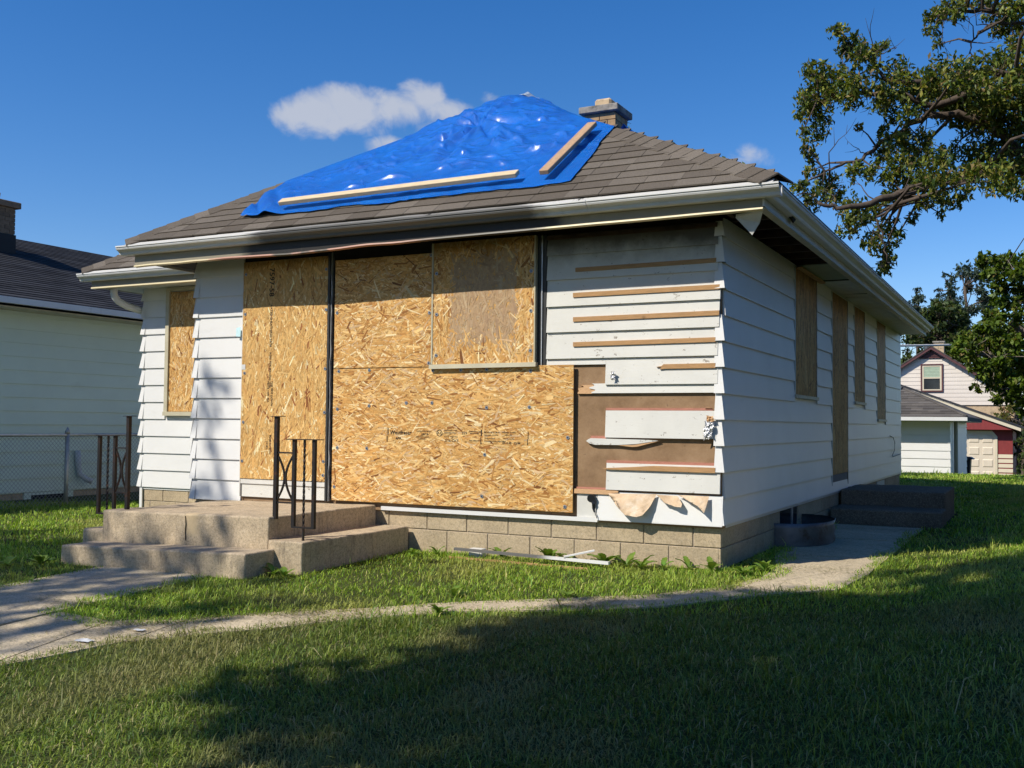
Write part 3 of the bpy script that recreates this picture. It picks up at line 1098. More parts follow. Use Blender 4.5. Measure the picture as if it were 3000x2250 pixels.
def build_boards():
    FY = lambda x0, z0, y0: (lambda a, b, o: (x0 + a, y0 - o, z0 + b))
    # large board under the picture window
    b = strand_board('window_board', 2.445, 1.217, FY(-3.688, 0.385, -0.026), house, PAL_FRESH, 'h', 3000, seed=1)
    tag(b, 'wide strand board with a printed grade stamp across its middle')
    for (x, z) in [(-3.626, 1.581), (-3.283, 1.587), (-2.601, 1.574), (-2.315, 1.574), (-2.059, 1.574), (-1.639, 1.555), (-3.279, 1.26), (-2.876, 1.287), (-2.606, 1.287), (-2.056, 1.246), (-1.646, 1.251), (-3.636, 1.23), (-3.658, 0.509), (-3.298, 0.872), (-2.069, 0.842), (-2.093, 0.485), (-3.63, 0.872), (-1.31, 0.43), (-1.29, 1.0)]:
        screw(b, (x, -0.0405, z))
    INK = MATS['ink']
    ys = -0.0412

    def st(t, size, x, z, sh=0.0):
        text_mesh(t, size, (x, ys, z), (1, 0, 0), (0, 0, 1), INK, b, shear=sh)
    st('Westfraser', 0.050, -3.045, 1.005)
    st('APA', 0.034, -2.985, 0.958)
    st('RATED SHEATHING', 0.0165, -2.762, 1.030)
    st('24/16', 0.034, -2.715, 0.999)
    st('SIZED FOR SPACING', 0.0150, -2.768, 0.980)
    st('EXPOSURE 1', 0.0150, -2.742, 0.962)
    st('EXPOSURE 1  7/16', 0.0165, -2.475, 1.040)
    st('THICKNESS 0.418 IN', 0.0150, -2.478, 1.020)
    st('7/16 CAT', 0.034, -2.470, 0.945)
    st('PS 2-18  SHEATHING', 0.0150, -2.475, 0.986)
    st('559', 0.036, -2.300, 1.012)
    st('STRENGTH AXIS', 0.0155, -2.225, 1.033)
    st('THIS DIRECTION', 0.0155, -2.225, 0.955)
    st('PRP-108  HUD-UM-40', 0.0165, -2.080, 1.028)
    st('CSA O325  W24/16', 0.0165, -2.080, 1.006)
    st('1R24/2F16/W24', 0.0150, -2.070, 0.976)
    st('CONSTRUCTION SHEATHING', 0.0155, -2.075, 0.953)
    st('THIS SIDE DOWN', 0.0165, -1.905, 1.028)
    st('MILL 559', 0.0165, -1.870, 1.008)
    st('7/16 IN  11.1mm', 0.0155, -1.890, 0.976)
    st('09:12:48   22-94', 0.026, -1.900, 0.936)
    m = MB()
    for (x, z0, z1, w) in ((-3.068, 0.998, 1.062, 0.009), (-3.076, 0.935, 0.990, 0.008), (-2.104, 1.000, 1.056, 0.010), (-2.108, 0.930, 0.992, 0.008), (-1.655, 0.985, 1.045, 0.005), (-1.660, 0.930, 0.982, 0.005)):
        m.add([(x - w / 2, ys, z0), (x + w / 2, ys, z0), (x + w / 2, ys, z1), (x - w / 2, ys, z1)], [(0, 1, 2, 3)])
    for (x0, x1, z) in ((-2.218, -2.125, 1.021),):
        m.add([(x0 + .012, ys, z - .002), (x1 - .012, ys, z - .002), (x1 - .012, ys, z + .002), (x0 + .012, ys, z + .002)], [(0, 1, 2, 3)])
        m.add([(x0, ys, z), (x0 + .015, ys, z - .007), (x0 + .015, ys, z + .007)], [(0, 1, 2)])
        m.add([(x1, ys, z), (x1 - .015, ys, z + .007), (x1 - .015, ys, z - .007)], [(0, 1, 2)])
    ns = 20
    ring = [(math.cos(2 * math.pi * k / ns), math.sin(2 * math.pi * k / ns)) for k in range(ns)]
    vs = [(-2.525 + 0.030 * c, ys, 1.022 + 0.030 * s) for c, s in ring] + [(-2.525 + 0.024 * c, ys, 1.022 + 0.024 * s) for c, s in ring]
    m.add(vs, [(k, (k + 1) % ns, ns + (k + 1) % ns, ns + k) for k in range(ns)])
    m.build('stamp', INK, b)
    st('AZ', 0.030, -2.545, 1.012)

    b2 = strand_board('window_board', 1.058, 1.012, FY(-3.686, 1.609, -0.0255), house, PAL_FRESH, 'h', 2500, seed=2, lmin=0.06, lmax=0.17, spread=32)
    for (x, z) in [(-2.634, 2.602), (-2.645, 2.088), (-2.645, 1.64), (-3.657, 2.128)]:
        screw(b2, (x, -0.0400, z))

    def greyed(a, bb, r):
        # rubbed grey-brown area in the middle of the window board
        ex = min(a - 0.19, 0.82 - a) + r.normal(0, 0.012)
        ez = min(bb - 0.20, 0.95 - bb) + r.normal(0, 0.05)
        if ex > 0 and ez > 0:
            return (0.78, (0.44, 0.315, 0.205))
        return None
    b3 = strand_board('window_board', 0.995, 1.075, FY(-2.595, 1.626, -0.045), house, PAL_FRESH, 'v', 2500, seed=3, spread=38, patch=greyed)
    tag(b3, 'board in the window frame, its middle rubbed grey')
    for (x, z) in [(-2.563, 2.43), (-2.557, 2.067), (-2.558, 1.705), (-1.630, 2.398), (-1.630, 2.062), (-1.632, 1.727)]:
        screw(b3, (x, -0.0595, z))

    def resin(a, bb, r):
        if abs(a - 0.80) < 0.022 and 0.70 < bb < 0.90:
            return (0.85, (0.22, 0.045, 0.012))
        return None
    b4 = strand_board('door_board', 1.035, 2.12, FY(-4.802, 0.552, -0.026), house, PAL_YELLOW, 'v', 2400, seed=4, spread=26, patch=resin)
    tag(b4, 'tall strand board over the front doorway')
    for (x, z) in [(-3.79, 2.546), (-3.785, 2.164), (-3.785, 1.608), (-3.785, 1.198), (-3.788, 0.739), (-3.79, 0.61), (-4.77, 2.159), (-4.765, 1.58), (-4.77, 1.1), (-4.775, 0.72), (-4.77, 2.55)]:
        screw(b4, (x, -0.0405, z))

    def sv(t, size, x, z):
        text_mesh(t, size, (x, ys, z), (0, 0, -1), (1, 0, 0), INK, b4)
    sv('7597-58', 0.085, -4.470, 2.60)
    sv('RATED SHEATHING 24/16', 0.036, -4.455, 2.24)
    sv('SIZED FOR SPACING  7/16', 0.030, -4.455, 1.78)
    sv('THIS SIDE DOWN', 0.030, -4.430, 1.50)
    sv('TESTE 1300 40A', 0.030, -4.475, 1.50)
    sv('MAR 21 2022', 0.034, -4.440, 0.98)
    sv('11:42', 0.034, -4.480, 0.92)
    MB().add([(-4.801, ys, 1.615), (-4.757, ys, 1.615), (-4.757, ys, 1.665), (-4.801, ys, 1.665)], [(0, 1, 2, 3)]).build('sticker', MATS['paper_white'], b4)
    # side wall boards
    SX = lambda y0, z0, x0: (lambda a, b, o: (x0 + o, y0 + a, z0 + b))
    for (y0, y1, z0, z1, nm, sd) in ((2.62, 3.66, 1.43, 2.70, 'window_board', 5), (4.64, 5.66, 0.55, 2.70, 'door_board', 6), (6.24, 7.06, 1.45, 2.70, 'window_board', 7), (8.30, 9.16, 1.235, 2.70, 'window_board', 8)):
        strand_board(nm, y1 - y0, z1 - z0, SX(y0, z0, -0.006), house, PAL_OLD, 'v', 1500, seed=sd, lmin=0.10, lmax=0.30, spread=9)
    strand_board('window_board', 0.92, 1.42, FY(-7.03, 1.215, 1.197), house, PAL_FRESH, 'v', 2000, seed=9, spread=34)


build_boards()


def build_trim():
    OT, BT, SE = MATS['olive_trim'], MATS['bronze_trim'], MATS['silver_edge']
    # front picture window frame
    MB().box(-2.612, -2.597, -0.062, -0.004, 1.628, 2.70).build('window_frame', OT, house)
    MB().box(-1.599, -1.588, -0.066, -0.004, 1.628, 2.70).build('window_frame', OT, house)
    MB().add([(-2.622, -0.078, 1.585), (-1.575, -0.078, 1.590), (-1.575, -0.003, 1.600), (-2.622, -0.003, 1.595), (-2.622, -0.074, 1.624), (-1.575, -0.074, 1.627), (-1.575, -0.003, 1.630), (-2.622, -0.003, 1.627)],
             [(0, 3, 2, 1), (4, 5, 6, 7), (0, 1, 5, 4), (1, 2, 6, 5), (2, 3, 7, 6), (3, 0, 4, 7)]).build('sill', OT, house)
    MB().box(-1.587, -1.505, -0.022, -0.003, 1.60, 2.70).build('window_casing', BT, house)
    MB().box(-1.545, -1.538, -0.034, -0.022, 1.60, 2.70).build('window_casing', SE, house)
    MB().box(-2.640, -2.6125, -0.036, -0.003, 1.61, 2.70).build('window_casing', BT, house)
    # ragged metal edge between the door and the board
    m = MB()
    n = 34
    vs = []
    for i in range(n + 1):
        z = 0.372 + (2.70 - 0.372) * i / n
        w = 0.006 * mnoise.noise((z * 7, 0, 3)) + 0.004 * mnoise.noise((z * 23, 0, 3))
        vs += [(-3.742 + w, -0.030 - abs(w), z), (-3.722 + w * 1.6, -0.042 + w, z), (-3.722 + w * 1.6, -0.004, z), (-3.742 + w, -0.004, z)]
    fs = []
    for i in range(n):
        a = i * 4
        for k in range(4):
            fs.append((a + k, a + (k + 1) % 4, a + 4 + (k + 1) % 4, a + 4 + k))
    MB().add(vs, fs).build('door_casing', SE, house)
    MB().box(-3.764, -3.7425, -0.048, -0.003, 0.372, 2.70).build('door_casing', BT, house)
    MB().box(-3.7215, -3.690, -0.016, -0.003, 0.39, 2.70).build('door_casing', MATS['charred'], house)
    # door threshold and bottom rail
    MB().box(-4.79, -3.768, -0.018, 0.0, 0.375, 0.500).build('door_panel', MATS['old_wood_white'], house)
    MB().box(-4.80, -3.766, -0.030, 0.0, 0.502, 0.548).build('door_rail', MATS['soffit_white'], house)
    MB().box(-4.812, -4.803, -0.034, 0.0, 0.375, 2.70).build('door_casing', MATS['soffit_white'], house)
    MB().box(-3.70, -2.63, -0.020, 0.003, 2.625, 2.735).build('header', MATS['charred'], house)
    MB().box(-4.80, -3.77, -0.020, 0.003, 2.675, 2.735).build('header', MATS['charred'], house)
    # side windows: jamb on the near edge, sill below
    for (y0, y1, z0) in ((2.62, 3.66, 1.43), (6.24, 7.06, 1.45), (8.30, 9.16, 1.235)):
        MB().box(-0.006, 0.006, y0 - 0.055, y0 - 0.002, z0, 2.70).build('window_casing', MATS['plastic_grey'], house)
        MB().box(-0.006, 0.008, y1 + 0.002, y1 + 0.035, z0, 2.70).build('window_casing', BT, house)
        MB().box(-0.006, 0.030, y0 - 0.05, y1 + 0.03, z0 - 0.036, z0 - 0.001).build('sill', OT, house)
    MB().box(-0.006, 0.006, 4.58, 4.638, 0.40, 2.70).build('door_casing', MATS['plastic_grey'], house)
    MB().box(-0.006, 0.008, 5.662, 5.70, 0.40, 2.70).build('door_casing', BT, house)
    MB().box(-0.010, 0.003, 4.64, 5.66, 0.37, 0.548).build('door_panel', MATS['interior_wall'], house)
    # set-back window trim
    MB().box(-7.085, -7.032, 1.165, 1.196, 1.18, 2.66).build('window_frame', OT, house)
    MB().box(-7.085, -6.06, 1.150, 1.196, 1.165, 1.212).build('sill', OT, house)
    MB().box(-7.085, -6.06, 1.170, 1.196, 2.645, 2.69).build('window_frame', OT, house)
    # stray black cable on the side wall
    pts = [(0.024, 9.55, 0.98), (0.03, 9.9, 0.95), (0.03, 10.1, 0.86), (0.03, 10.05, 0.74), (0.03, 9.75, 0.66), (0.03, 9.85, 0.64), (0.03, 10.9, 0.665)]
    MB().tube(pts, 0.006, 5).build('cable', MATS['cable_black'], house)


build_trim()


# ---------------------------------------------------------------- foundation of blocks
def block_mesh(w, h, d):
    m = MB().box(-w / 2, w / 2, -d, 0, -h / 2, h / 2)
    me = m.mesh('concrete_block')
    bm = bmesh.new()
    bm.from_mesh(me)
    bmesh.ops.bevel(bm, geom=list(bm.edges), offset=0.004, segments=1, affect='EDGES')
    bm.to_mesh(me)
    bm.free()
    me.materials.append(MATS['block'])
    return me


def build_foundation():
    core = MB()
    core.box(-5.44, -0.03, 0.026, 0.2, -0.35, 0.30)
    core.box(-0.2, -0.03, 0.2, 11.1, -0.35, 0.30)
    core.box(-7.46, -5.4, 1.222, 1.4, -0.40, 0.30)
    core.box(-7.46, -7.3, 1.4, 11.1, -0.40, 0.30)
    fnd = core.build('foundation', MATS['mortar'], house)
    cache = {}
    J = 0.4064

    def put(c, w, h, rot):
        key = (round(w, 3), round(h, 3))
        if key not in cache:
            cache[key] = block_mesh(w, h, 0.05)
        o = link('concrete_block', cache[key], None, fnd)
        o.location = (c[0] + random.uniform(-.0015, .0015), c[1] + random.uniform(-.0015, .0015), c[2])
        o.rotation_euler = (0, 0, rot)
        return o
    g = 0.008

    def run(a0, a1, first, z0, z1, place):
        a = first
        while a > a0:
            a -= J
        while a < a1:
            s0, s1 = max(a + g / 2, a0), min(a + J - g / 2, a1)
            if s1 - s0 > 0.05:
                place((s0 + s1) / 2, s1 - s0, (z0 + z1) / 2, z1 - z0)
            a += J
    lv = [(0.168, 0.352, -0.239), (-0.034, 0.160, -0.437), (-0.236, -0.042, -0.239)]
    for z0, z1, off in lv:
        z1 = min(z1, 0.318)
        run(-5.42, -0.018, off, z0, z1, lambda a, w, z, h: put((a, 0.018, z), w, h, math.pi))
    for z0, z1, off in ((0.168, 0.318, 0.40), (-0.034, 0.160, 0.60), (-0.236, -0.042, 0.4)):
        for (s0, s1) in ((0.022, 2.03), (2.80, 11.1)):
            run(s0, s1, off, z0, z1, lambda a, w, z, h: put((-0.018, a, z), w, h, -math.pi / 2))
    for z0, z1, off in ((0.15, 0.30, -6.3), (-0.052, 0.142, -6.1), (-0.254, -0.06, -6.3)):
        run(-7.43, -5.48, off, z0, z1, lambda a, w, z, h: put((a, 1.216, z), w, h, math.pi))
    # small basement windows in the side
    MB().box(-0.05, -0.024, 2.035, 2.795, -0.2, 0.315).build('basement_window', MATS['window_glass'], house)
    MB().box(-0.04, -0.015, 2.54, 2.575, -0.2, 0.315).build('basement_window_frame', MATS['galvanized_pipe'], house)
    MB().box(-0.040, -0.010, 8.35, 9.15, 0.10, 0.30).build('basement_window', MATS['plastic_grey'], house)


# the blocks face outward along -Y once turned half round
build_foundation()


# ---------------------------------------------------------------- roof
XE_R, XE_L, YE_F = 0.52, -5.97, -0.455          # eaves of the front hip
XM_L, YM_F, YB = -8.02, 0.745, 11.2             # eaves of the wider rear part


def z_bay(x, y):
    return E0 + min(S_F * (y - YE_F), S_S * (XE_R - x), S_S * (x - XE_L))


def z_main(x, y):
    return E0 + min(S_F * (y - YM_F), S_S * (XE_R - x), S_S * (x - XM_L))


def z_roof(x, y):
    return max(z_bay(x, y), z_main(x, y))


AX = (XE_R + XE_L) / 2
AH = S_S * (XE_R - XE_L) / 2
APEX = (AX, YE_F + AH / S_F, E0 + AH)
BP = (AX, YM_F + AH / S_F, E0 + AH)
MX = (XE_R + XM_L) / 2
MH = S_S * (XE_R - XM_L) / 2
MAP = (MX, YM_F + MH / S_F, E0 + MH)


def build_roof():
    D = 0.012
    dn = lambda p: (p[0], p[1], p[2] - 0.06)
    up = lambda p: (p[0], p[1], p[2] - D)
    A, B, Mp = APEX, BP, MAP
    FR, FL = (XE_R, YE_F, E0), (XE_L, YE_F, E0)
    VL, ML = (XE_L, YM_F, E0), (XM_L, YM_F, E0)
    BR, BL, RB = (XE_R, YB, E0), (XM_L, YB, E0), (MX, YB, E0 + MH)
    pts = [FR, FL, A, B, Mp, VL, ML, BR, BL, RB]
    idx = {id(p): i for i, p in enumerate(pts)}
    polys = [(FL, FR, A), (FR, BR, RB, Mp, B, A), (FL, A, B, VL), (ML, VL, B, Mp), (ML, Mp, RB, BL)]
    n = len(pts)
    vs = [up(p) for p in pts] + [dn(p) for p in pts]
    fs = []
    for P in polys:
        ii = [idx[id(p)] for p in P]
        fs.append(tuple(ii))
        fs.append(tuple(n + i for i in reversed(ii)))
    rim = [FL, FR, BR, RB, BL, ML, VL]
    for a, b in zip(rim, rim[1:] + rim[:1]):
        i, j = idx[id(a)], idx[id(b)]
        fs.append((i, n + i, n + j, j))
    roof = MB().add(vs, fs).build('roof', MATS['shingle'], house)
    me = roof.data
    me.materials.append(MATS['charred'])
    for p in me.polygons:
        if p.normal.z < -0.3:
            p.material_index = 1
    # gable end wall at the back
    MB().add([(XM_L + .5, 11.2, 2.70), (XE_R - .5, 11.2, 2.70), (XE_R - .5, 11.2, E0 + .1), (MX, 11.2, E0 + MH - .1), (XM_L + .5, 11.2, E0 + .1)], [(0, 1, 2, 3, 4)]).build('gable', MATS['siding_white'], house)
    # shingles, tab by tab, on the two front slopes (left out where the tarp lies over them)
    ex = 0.14
    up_y = 1 / math.sqrt(1 + S_F * S_F)
    dirn = Vector((0, up_y, S_F * up_y))
    nrm = Vector((0, -S_F * up_y, up_y))

    def tab(w, seed, cutl=0.0, cutr=0.0):
        m = MB()
        t0, t1 = 0.014, 0.003
        L = ex + 0.03
        jl, jr = random.uniform(-.004, .004), random.uniform(-.004, .004)
        vs = []
        for (s, l, t) in ((-1, jl, t0), (1, jr, t0), (1, L, t1), (-1, L, t1)):
            x = s * w / 2
            vs.append((x, l, t))
        for (x, l, t) in list(vs):
            vs.append((x, l, t - 0.012))
        m.add(vs, [(0, 1, 2, 3), (0, 4, 5, 1), (1, 5, 6, 2), (3, 7, 4, 0), (2, 6, 7, 3)])
        return m.mesh('shingle')
    pool = [tab(w, i) for i, w in enumerate((0.296, 0.298, 0.294, 0.297, 0.295, 0.299))]
    for me_ in pool:
        me_.materials.append(MATS['shingle'])
    rot = Matrix((Vector((1, 0, 0)), dirn, nrm)).transposed().to_4x4()

    def lay(x0f, x1f, ye, ymax, hide):
        row = 0
        y = ye - 0.018
        while y < ymax:
            y_mid = y + ex * up_y * 0.4
            xa, xb = x0f(y_mid), x1f(y_mid)
            x = xa - ((row * 0.137) % 0.30) - 0.02
            while x < xb:
                c = x + 0.15
                lo, hi = x, x + 0.30
                x += 0.30
                if hi < xa + 0.02 or lo > xb - 0.02:
                    continue
                if hide(c, y):
                    continue
                if lo < xa or hi > xb:
                    a, b = max(lo, xa), min(hi, xb)
                    if b - a < 0.03:
                        continue
                    me_ = tab(b - a - 0.004, 0)
                    me_.materials.append(MATS['shingle'])
                    c2 = (a + b) / 2
                else:
                    me_ = random.choice(pool)
                    c2 = c
                o = link('shingle', me_, None, roof)
                mt = rot.copy()
                mt.translation = Vector((c2, y, E0 + S_F * (y - ye))) + nrm * (0.004 + random.uniform(0, 0.0025))
                o.matrix_basis = mt
            y += ex * up_y
            row += 1
    lay(lambda y: XE_L + (y - YE_F) * S_F / S_S, lambda y: XE_R - (y - YE_F) * S_F / S_S, YE_F, APEX[1] - 0.02,
        lambda x, y: -4.45 < x < -1.45 and y > 0.0)
    lay(lambda y: XM_L + (y - YM_F) * S_F / S_S, lambda y: XE_L + (y - YM_F) * S_F / S_S + .05, YM_F, YM_F + 0.62, lambda x, y: False)
    # hip caps
    def caps(p0, p1, wl, wr, nl, nr, start=0.0, stop=1.0):
        p0, p1 = Vector(p0), Vector(p1)
        d = p1 - p0
        Ln = d.length
        d.normalize()
        k = int(Ln / 0.145)
        for i in range(k):
            t = (i * 0.145) / Ln
            if t < start or t > stop:
                continue
            a = p0 + d * (i * 0.145)
            b = a + d * 0.175
            lift = 0.016 + random.uniform(0, 0.006)
            vs = []
            for q, l in ((a, lift), (b, 0.010)):
                vs += [q + Vector(wl) + Vector(nl) * (l - .004), q + Vector((0, 0, l + 0.012)), q + Vector(wr) + Vector(nr) * (l - .004)]
            lo = [v - Vector((0, 0, 0.012)) for v in vs]
            MB().add(vs + lo, [(0, 1, 4, 3), (1, 2, 5, 4), (0, 6, 7, 1), (1, 7, 8, 2), (0, 3, 9, 6), (2, 8, 11, 5)]).build('hip_cap', MATS['shingle'], roof)
    hw = 0.14
    nf = (0, -0.59, 0.80)
    ns_r, ns_l = (0.447, 0, 0.894), (-0.447, 0, 0.894)
    caps((XE_R + .01, YE_F - .01, E0), APEX, (-hw * 0.8, -hw * 0.55, -hw * 0.55 * S_F), (hw * 0.55, hw * 0.8, -hw * 0.55 * S_S), nf, ns_r, 0, 0.50)
    caps((XE_L - .01, YE_F - .01, E0), APEX, (-hw * 0.55, hw * 0.8, -hw * 0.55 * S_S), (hw * 0.8, -hw * 0.55, -hw * 0.55 * S_F), ns_l, nf, 0, 0.38)
    caps((XM_L - .01, YM_F - .01, E0), MAP, (-hw * 0.55, hw * 0.8, -hw * 0.55 * S_S), (hw * 0.8, -hw * 0.55, -hw * 0.55 * S_F), ns_l, nf, 0, 0.4)
    # rafters and charred deck under the eaves
    for x in np.arange(-5.7, 0.3, 0.41):
        MB().prism([(-0.40, 2.735), (-0.40, 2.83), (0.10, 2.83 + 0.5 * S_F), (0.10, 2.735)], YZ, x, x + 0.038).build('rafter', MATS['rafter_wood'], house)
    for y in np.arange(0.25, 3.0, 0.41):
        MB().prism([(0.40, 2.74), (0.40, 2.83), (-0.12, 2.83 + 0.52 * S_S), (-0.12, 2.74)], XZ, y, y + 0.038).build('rafter', MATS['rafter_wood'], house)
    return roof


roof = build_roof()


def gutter_profile():
    out = [(0.420, 2.838), (0.420, 2.757), (0.478, 2.757), (0.484, 2.765), (0.488, 2.782), (0.505, 2.796), (0.526, 2.806), (0.532, 2.818), (0.532, 2.828), (0.540, 2.831), (0.540, 2.844), (0.526, 2.844), (0.526, 2.840)]
    inn = [(0.529, 2.826), (0.528, 2.819), (0.522, 2.809), (0.502, 2.799), (0.484, 2.786), (0.480, 2.768), (0.475, 2.761), (0.424, 2.761), (0.424, 2.838)]
    return out + inn


def sweep(prof, fn, a0, a1, name, mat, parent, sag=None, n=2):
    m = MB()
    vs, fs = [], []
    k = len(prof)
    for i in range(n):
        t = a0 + (a1 - a0) * i / (n - 1)
        dz = sag(t) if sag else 0
        vs += [fn(t, z + dz, o) for o, z in prof]
    for i in range(n - 1):
        for j in range(k):
            fs.append((i * k + j, i * k + (j + 1) % k, (i + 1) * k + (j + 1) % k, (i + 1) * k + j))
    fs += [tuple(range(k - 1, -1, -1)), tuple(range((n - 1) * k, n * k))]
    return m.add(vs, fs).build(name, mat, parent)


def build_eaves():
    G, F, CT, DW = MATS['gutter_white'], MATS['fascia_paint'], MATS['cream_trim'], MATS['drip_white']
    gp = gutter_profile()
    fr = lambda t, z, o: (t, -o, z)
    ri = lambda t, z, o: (o, t, z)
    rc = lambda t, z, o: (t, 1.2 - o, z)
    wav = lambda t: 0.004 * mnoise.noise((t * 0.8, 0, 1)) + 0.0015 * mnoise.noise((t * 4, 0, 1))
    sweep(gp, fr, -6.03, -0.935, 'gutter', G, house, wav, 40)
    sweep(gp, fr, -0.930, 0.548, 'gutter', G, house, wav, 12)
    sweep([(o, z) for o, z in gp], ri, -0.415, 11.17, 'gutter', G, house, None, 2)
    sweep(gp, rc, -8.03, -5.90, 'gutter', G, house, None, 2)
    # drip flashing between shingles and gutter
    fl = [(0.440, 2.889), (0.446, 2.886), (0.516, 2.848), (0.513, 2.845), (0.436, 2.880)]
    sweep(fl, fr, -5.93, 0.50, 'drip_edge', DW, house, lambda t: 0.006 * mnoise.noise((t * 2.1, 0, 4)), 60)
    sweep(fl, rc, -7.98, -5.95, 'drip_edge', DW, house)
    sweep(fl, ri, -0.40, 11.1, 'drip_edge', DW, house)
    # fascia boards with a cream lower lip
    sag = lambda t: 0.035 * np.clip((t + 5.9) / 6.3, 0, 1) - 0.02 + 0.004 * mnoise.noise((t * 1.3, 2, 1)) - 0.018 * math.exp(-((t + 3.9) / 0.5) ** 2)
    sweep([(0.419, 2.84), (0.419, 2.678), (0.400, 2.678), (0.400, 2.84)], fr, -5.885, 0.405, 'fascia', F, house, sag, 50)
    sweep([(0.424, 2.677), (0.428, 2.664), (0.385, 2.658), (0.385, 2.677)], fr, -5.89, 0.410, 'fascia_lip', CT, house, lambda t: sag(t) + 0.006 * mnoise.noise((t * 3.1, 8, 1)) * (1 if t < -2.4 else 0.3), 70)
    sweep([(0.419, 2.84), (0.419, 2.700), (0.400, 2.700), (0.400, 2.84)], ri, -0.418, 11.15, 'fascia', MATS['soffit_white'], house)
    sweep([(0.424, 2.699), (0.426, 2.685), (0.370, 2.680), (0.370, 2.699)], ri, -0.39, 11.15, 'fascia_lip', MATS['olive_trim'], house, lambda t: 0.005 * mnoise.noise((t * 1.7, 3, 1)), 40)
    sweep([(0.419, 2.84), (0.419, 2.690), (0.400, 2.690), (0.400, 2.84)], rc, -7.90, -5.47, 'fascia', F, house)
    sweep([(0.424, 2.689), (0.428, 2.672), (0.385, 2.668), (0.385, 2.689)], rc, -7.905, -5.47, 'fascia_lip', CT, house)
    le = lambda t, z, o: (-5.46 - o, t, z)
    sweep([(0.424, 2.84), (0.424, 2.690), (0.405, 2.690), (0.405, 2.84)], le, -0.418, 0.78, 'fascia', F, house)
    lm = lambda t, z, o: (-7.49 - o, t, z)
    sweep([(0.412, 2.84), (0.412, 2.690), (0.395, 2.690), (0.395, 2.84)], lm, 0.785, 11.15, 'fascia', F, house)
    sweep(gp, lm, 0.81, 11.17, 'gutter', G, house)
    # soffits: white ribbed panels on the far side, a green board, then open rafters
    W = MATS['soffit_white']
    y = 3.90
    k = 0
    while y < 11.1:
        y1 = min(y + 0.300, 11.14)
        m = MB()
        n = 6
        w = (y1 - y) / n
        drop = 0.012 if k == 4 else 0.0
        for i in range(n):
            a = y + i * w
            m.add([(0.0, a, 2.722), (0.402, a, 2.722 - drop), (0.402, a + w * 0.8, 2.722 - drop), (0.0, a + w * 0.8, 2.722), (0.0, a + w * 0.9, 2.729), (0.402, a + w * 0.9, 2.729 - drop), (0.402, a + w, 2.722 - drop), (0.0, a + w, 2.722)],
                  [(0, 3, 2, 1), (3, 4, 5, 2), (4, 7, 6, 5)])
        m.build('soffit_panel', W, house)
        y = y1 + (0.05 if k == 4 else 0.004)
        k += 1
    MB().box(-0.004, 0.399, 3.88, 11.12, 2.742, 2.750).build('gap_blackout_board', MATS['charred'], house)  # dark board added above the panels to keep light out of their gap
    MB().box(-0.005, 0.402, 2.72, 3.86, 2.732, 2.742).build('soffit_panel', MATS['soffit_green'], house)
    MB().box(0.0, 0.06, 2.66, 3.9, 2.700, 2.715).build('soffit_moulding', MATS['torn_wood'], house)
    MB().box(-7.88, -5.50, 0.805, 1.20, 2.700, 2.708).build('soffit_panel', W, house)
    MB().box(-7.885, -7.49, 1.2, 11.1, 2.700, 2.708).build('soffit_panel', W, house)
    MB().box(-5.86, -5.46, -0.39, 0.80, 2.715, 2.722).build('soffit_panel', MATS['charred'], house)
    # bent corner piece of the soffit hanging down
    MB().add([(0.395, -0.40, 2.680), (0.19, -0.33, 2.676), (0.185, -0.33, 2.650), (0.302, -0.30, 2.516), (0.36, -0.31, 2.60), (0.395, -0.36, 2.672), (0.30, -0.27, 2.68)],
             [(0, 1, 2), (0, 2, 5), (2, 3, 4), (2, 4, 5), (1, 6, 3), (1, 3, 2), (6, 5, 4), (6, 4, 3)]).build('soffit_corner', MATS['soffit_white'], house)
    # broken bracket hole in the right gutter
    MB().add([(0.43, 0.33, 2.757), (0.47, 0.30, 2.752), (0.465, 0.44, 2.752), (0.43, 0.47, 2.756), (0.45, 0.40, 2.715)], [(0, 1, 4), (1, 2, 4), (2, 3, 4), (3, 0, 4), (3, 2, 1, 0)]).build('gutter_bracket', MATS['charred'], house)
    # downspout elbow under the set-back gutter
    pts = [(-7.66, 0.90, 2.72), (-7.66, 0.90, 2.62), (-7.655, 0.91, 2.58), (-7.64, 0.95, 2.53), (-7.60, 1.05, 2.48), (-7.57, 1.18, 2.45), (-7.56, 1.32, 2.43), (-7.56, 1.42, 2.40)]
    MB().tube(pts, [0.044] * 8, 10).build('downspout', G, house, smooth=True)


build_eaves()


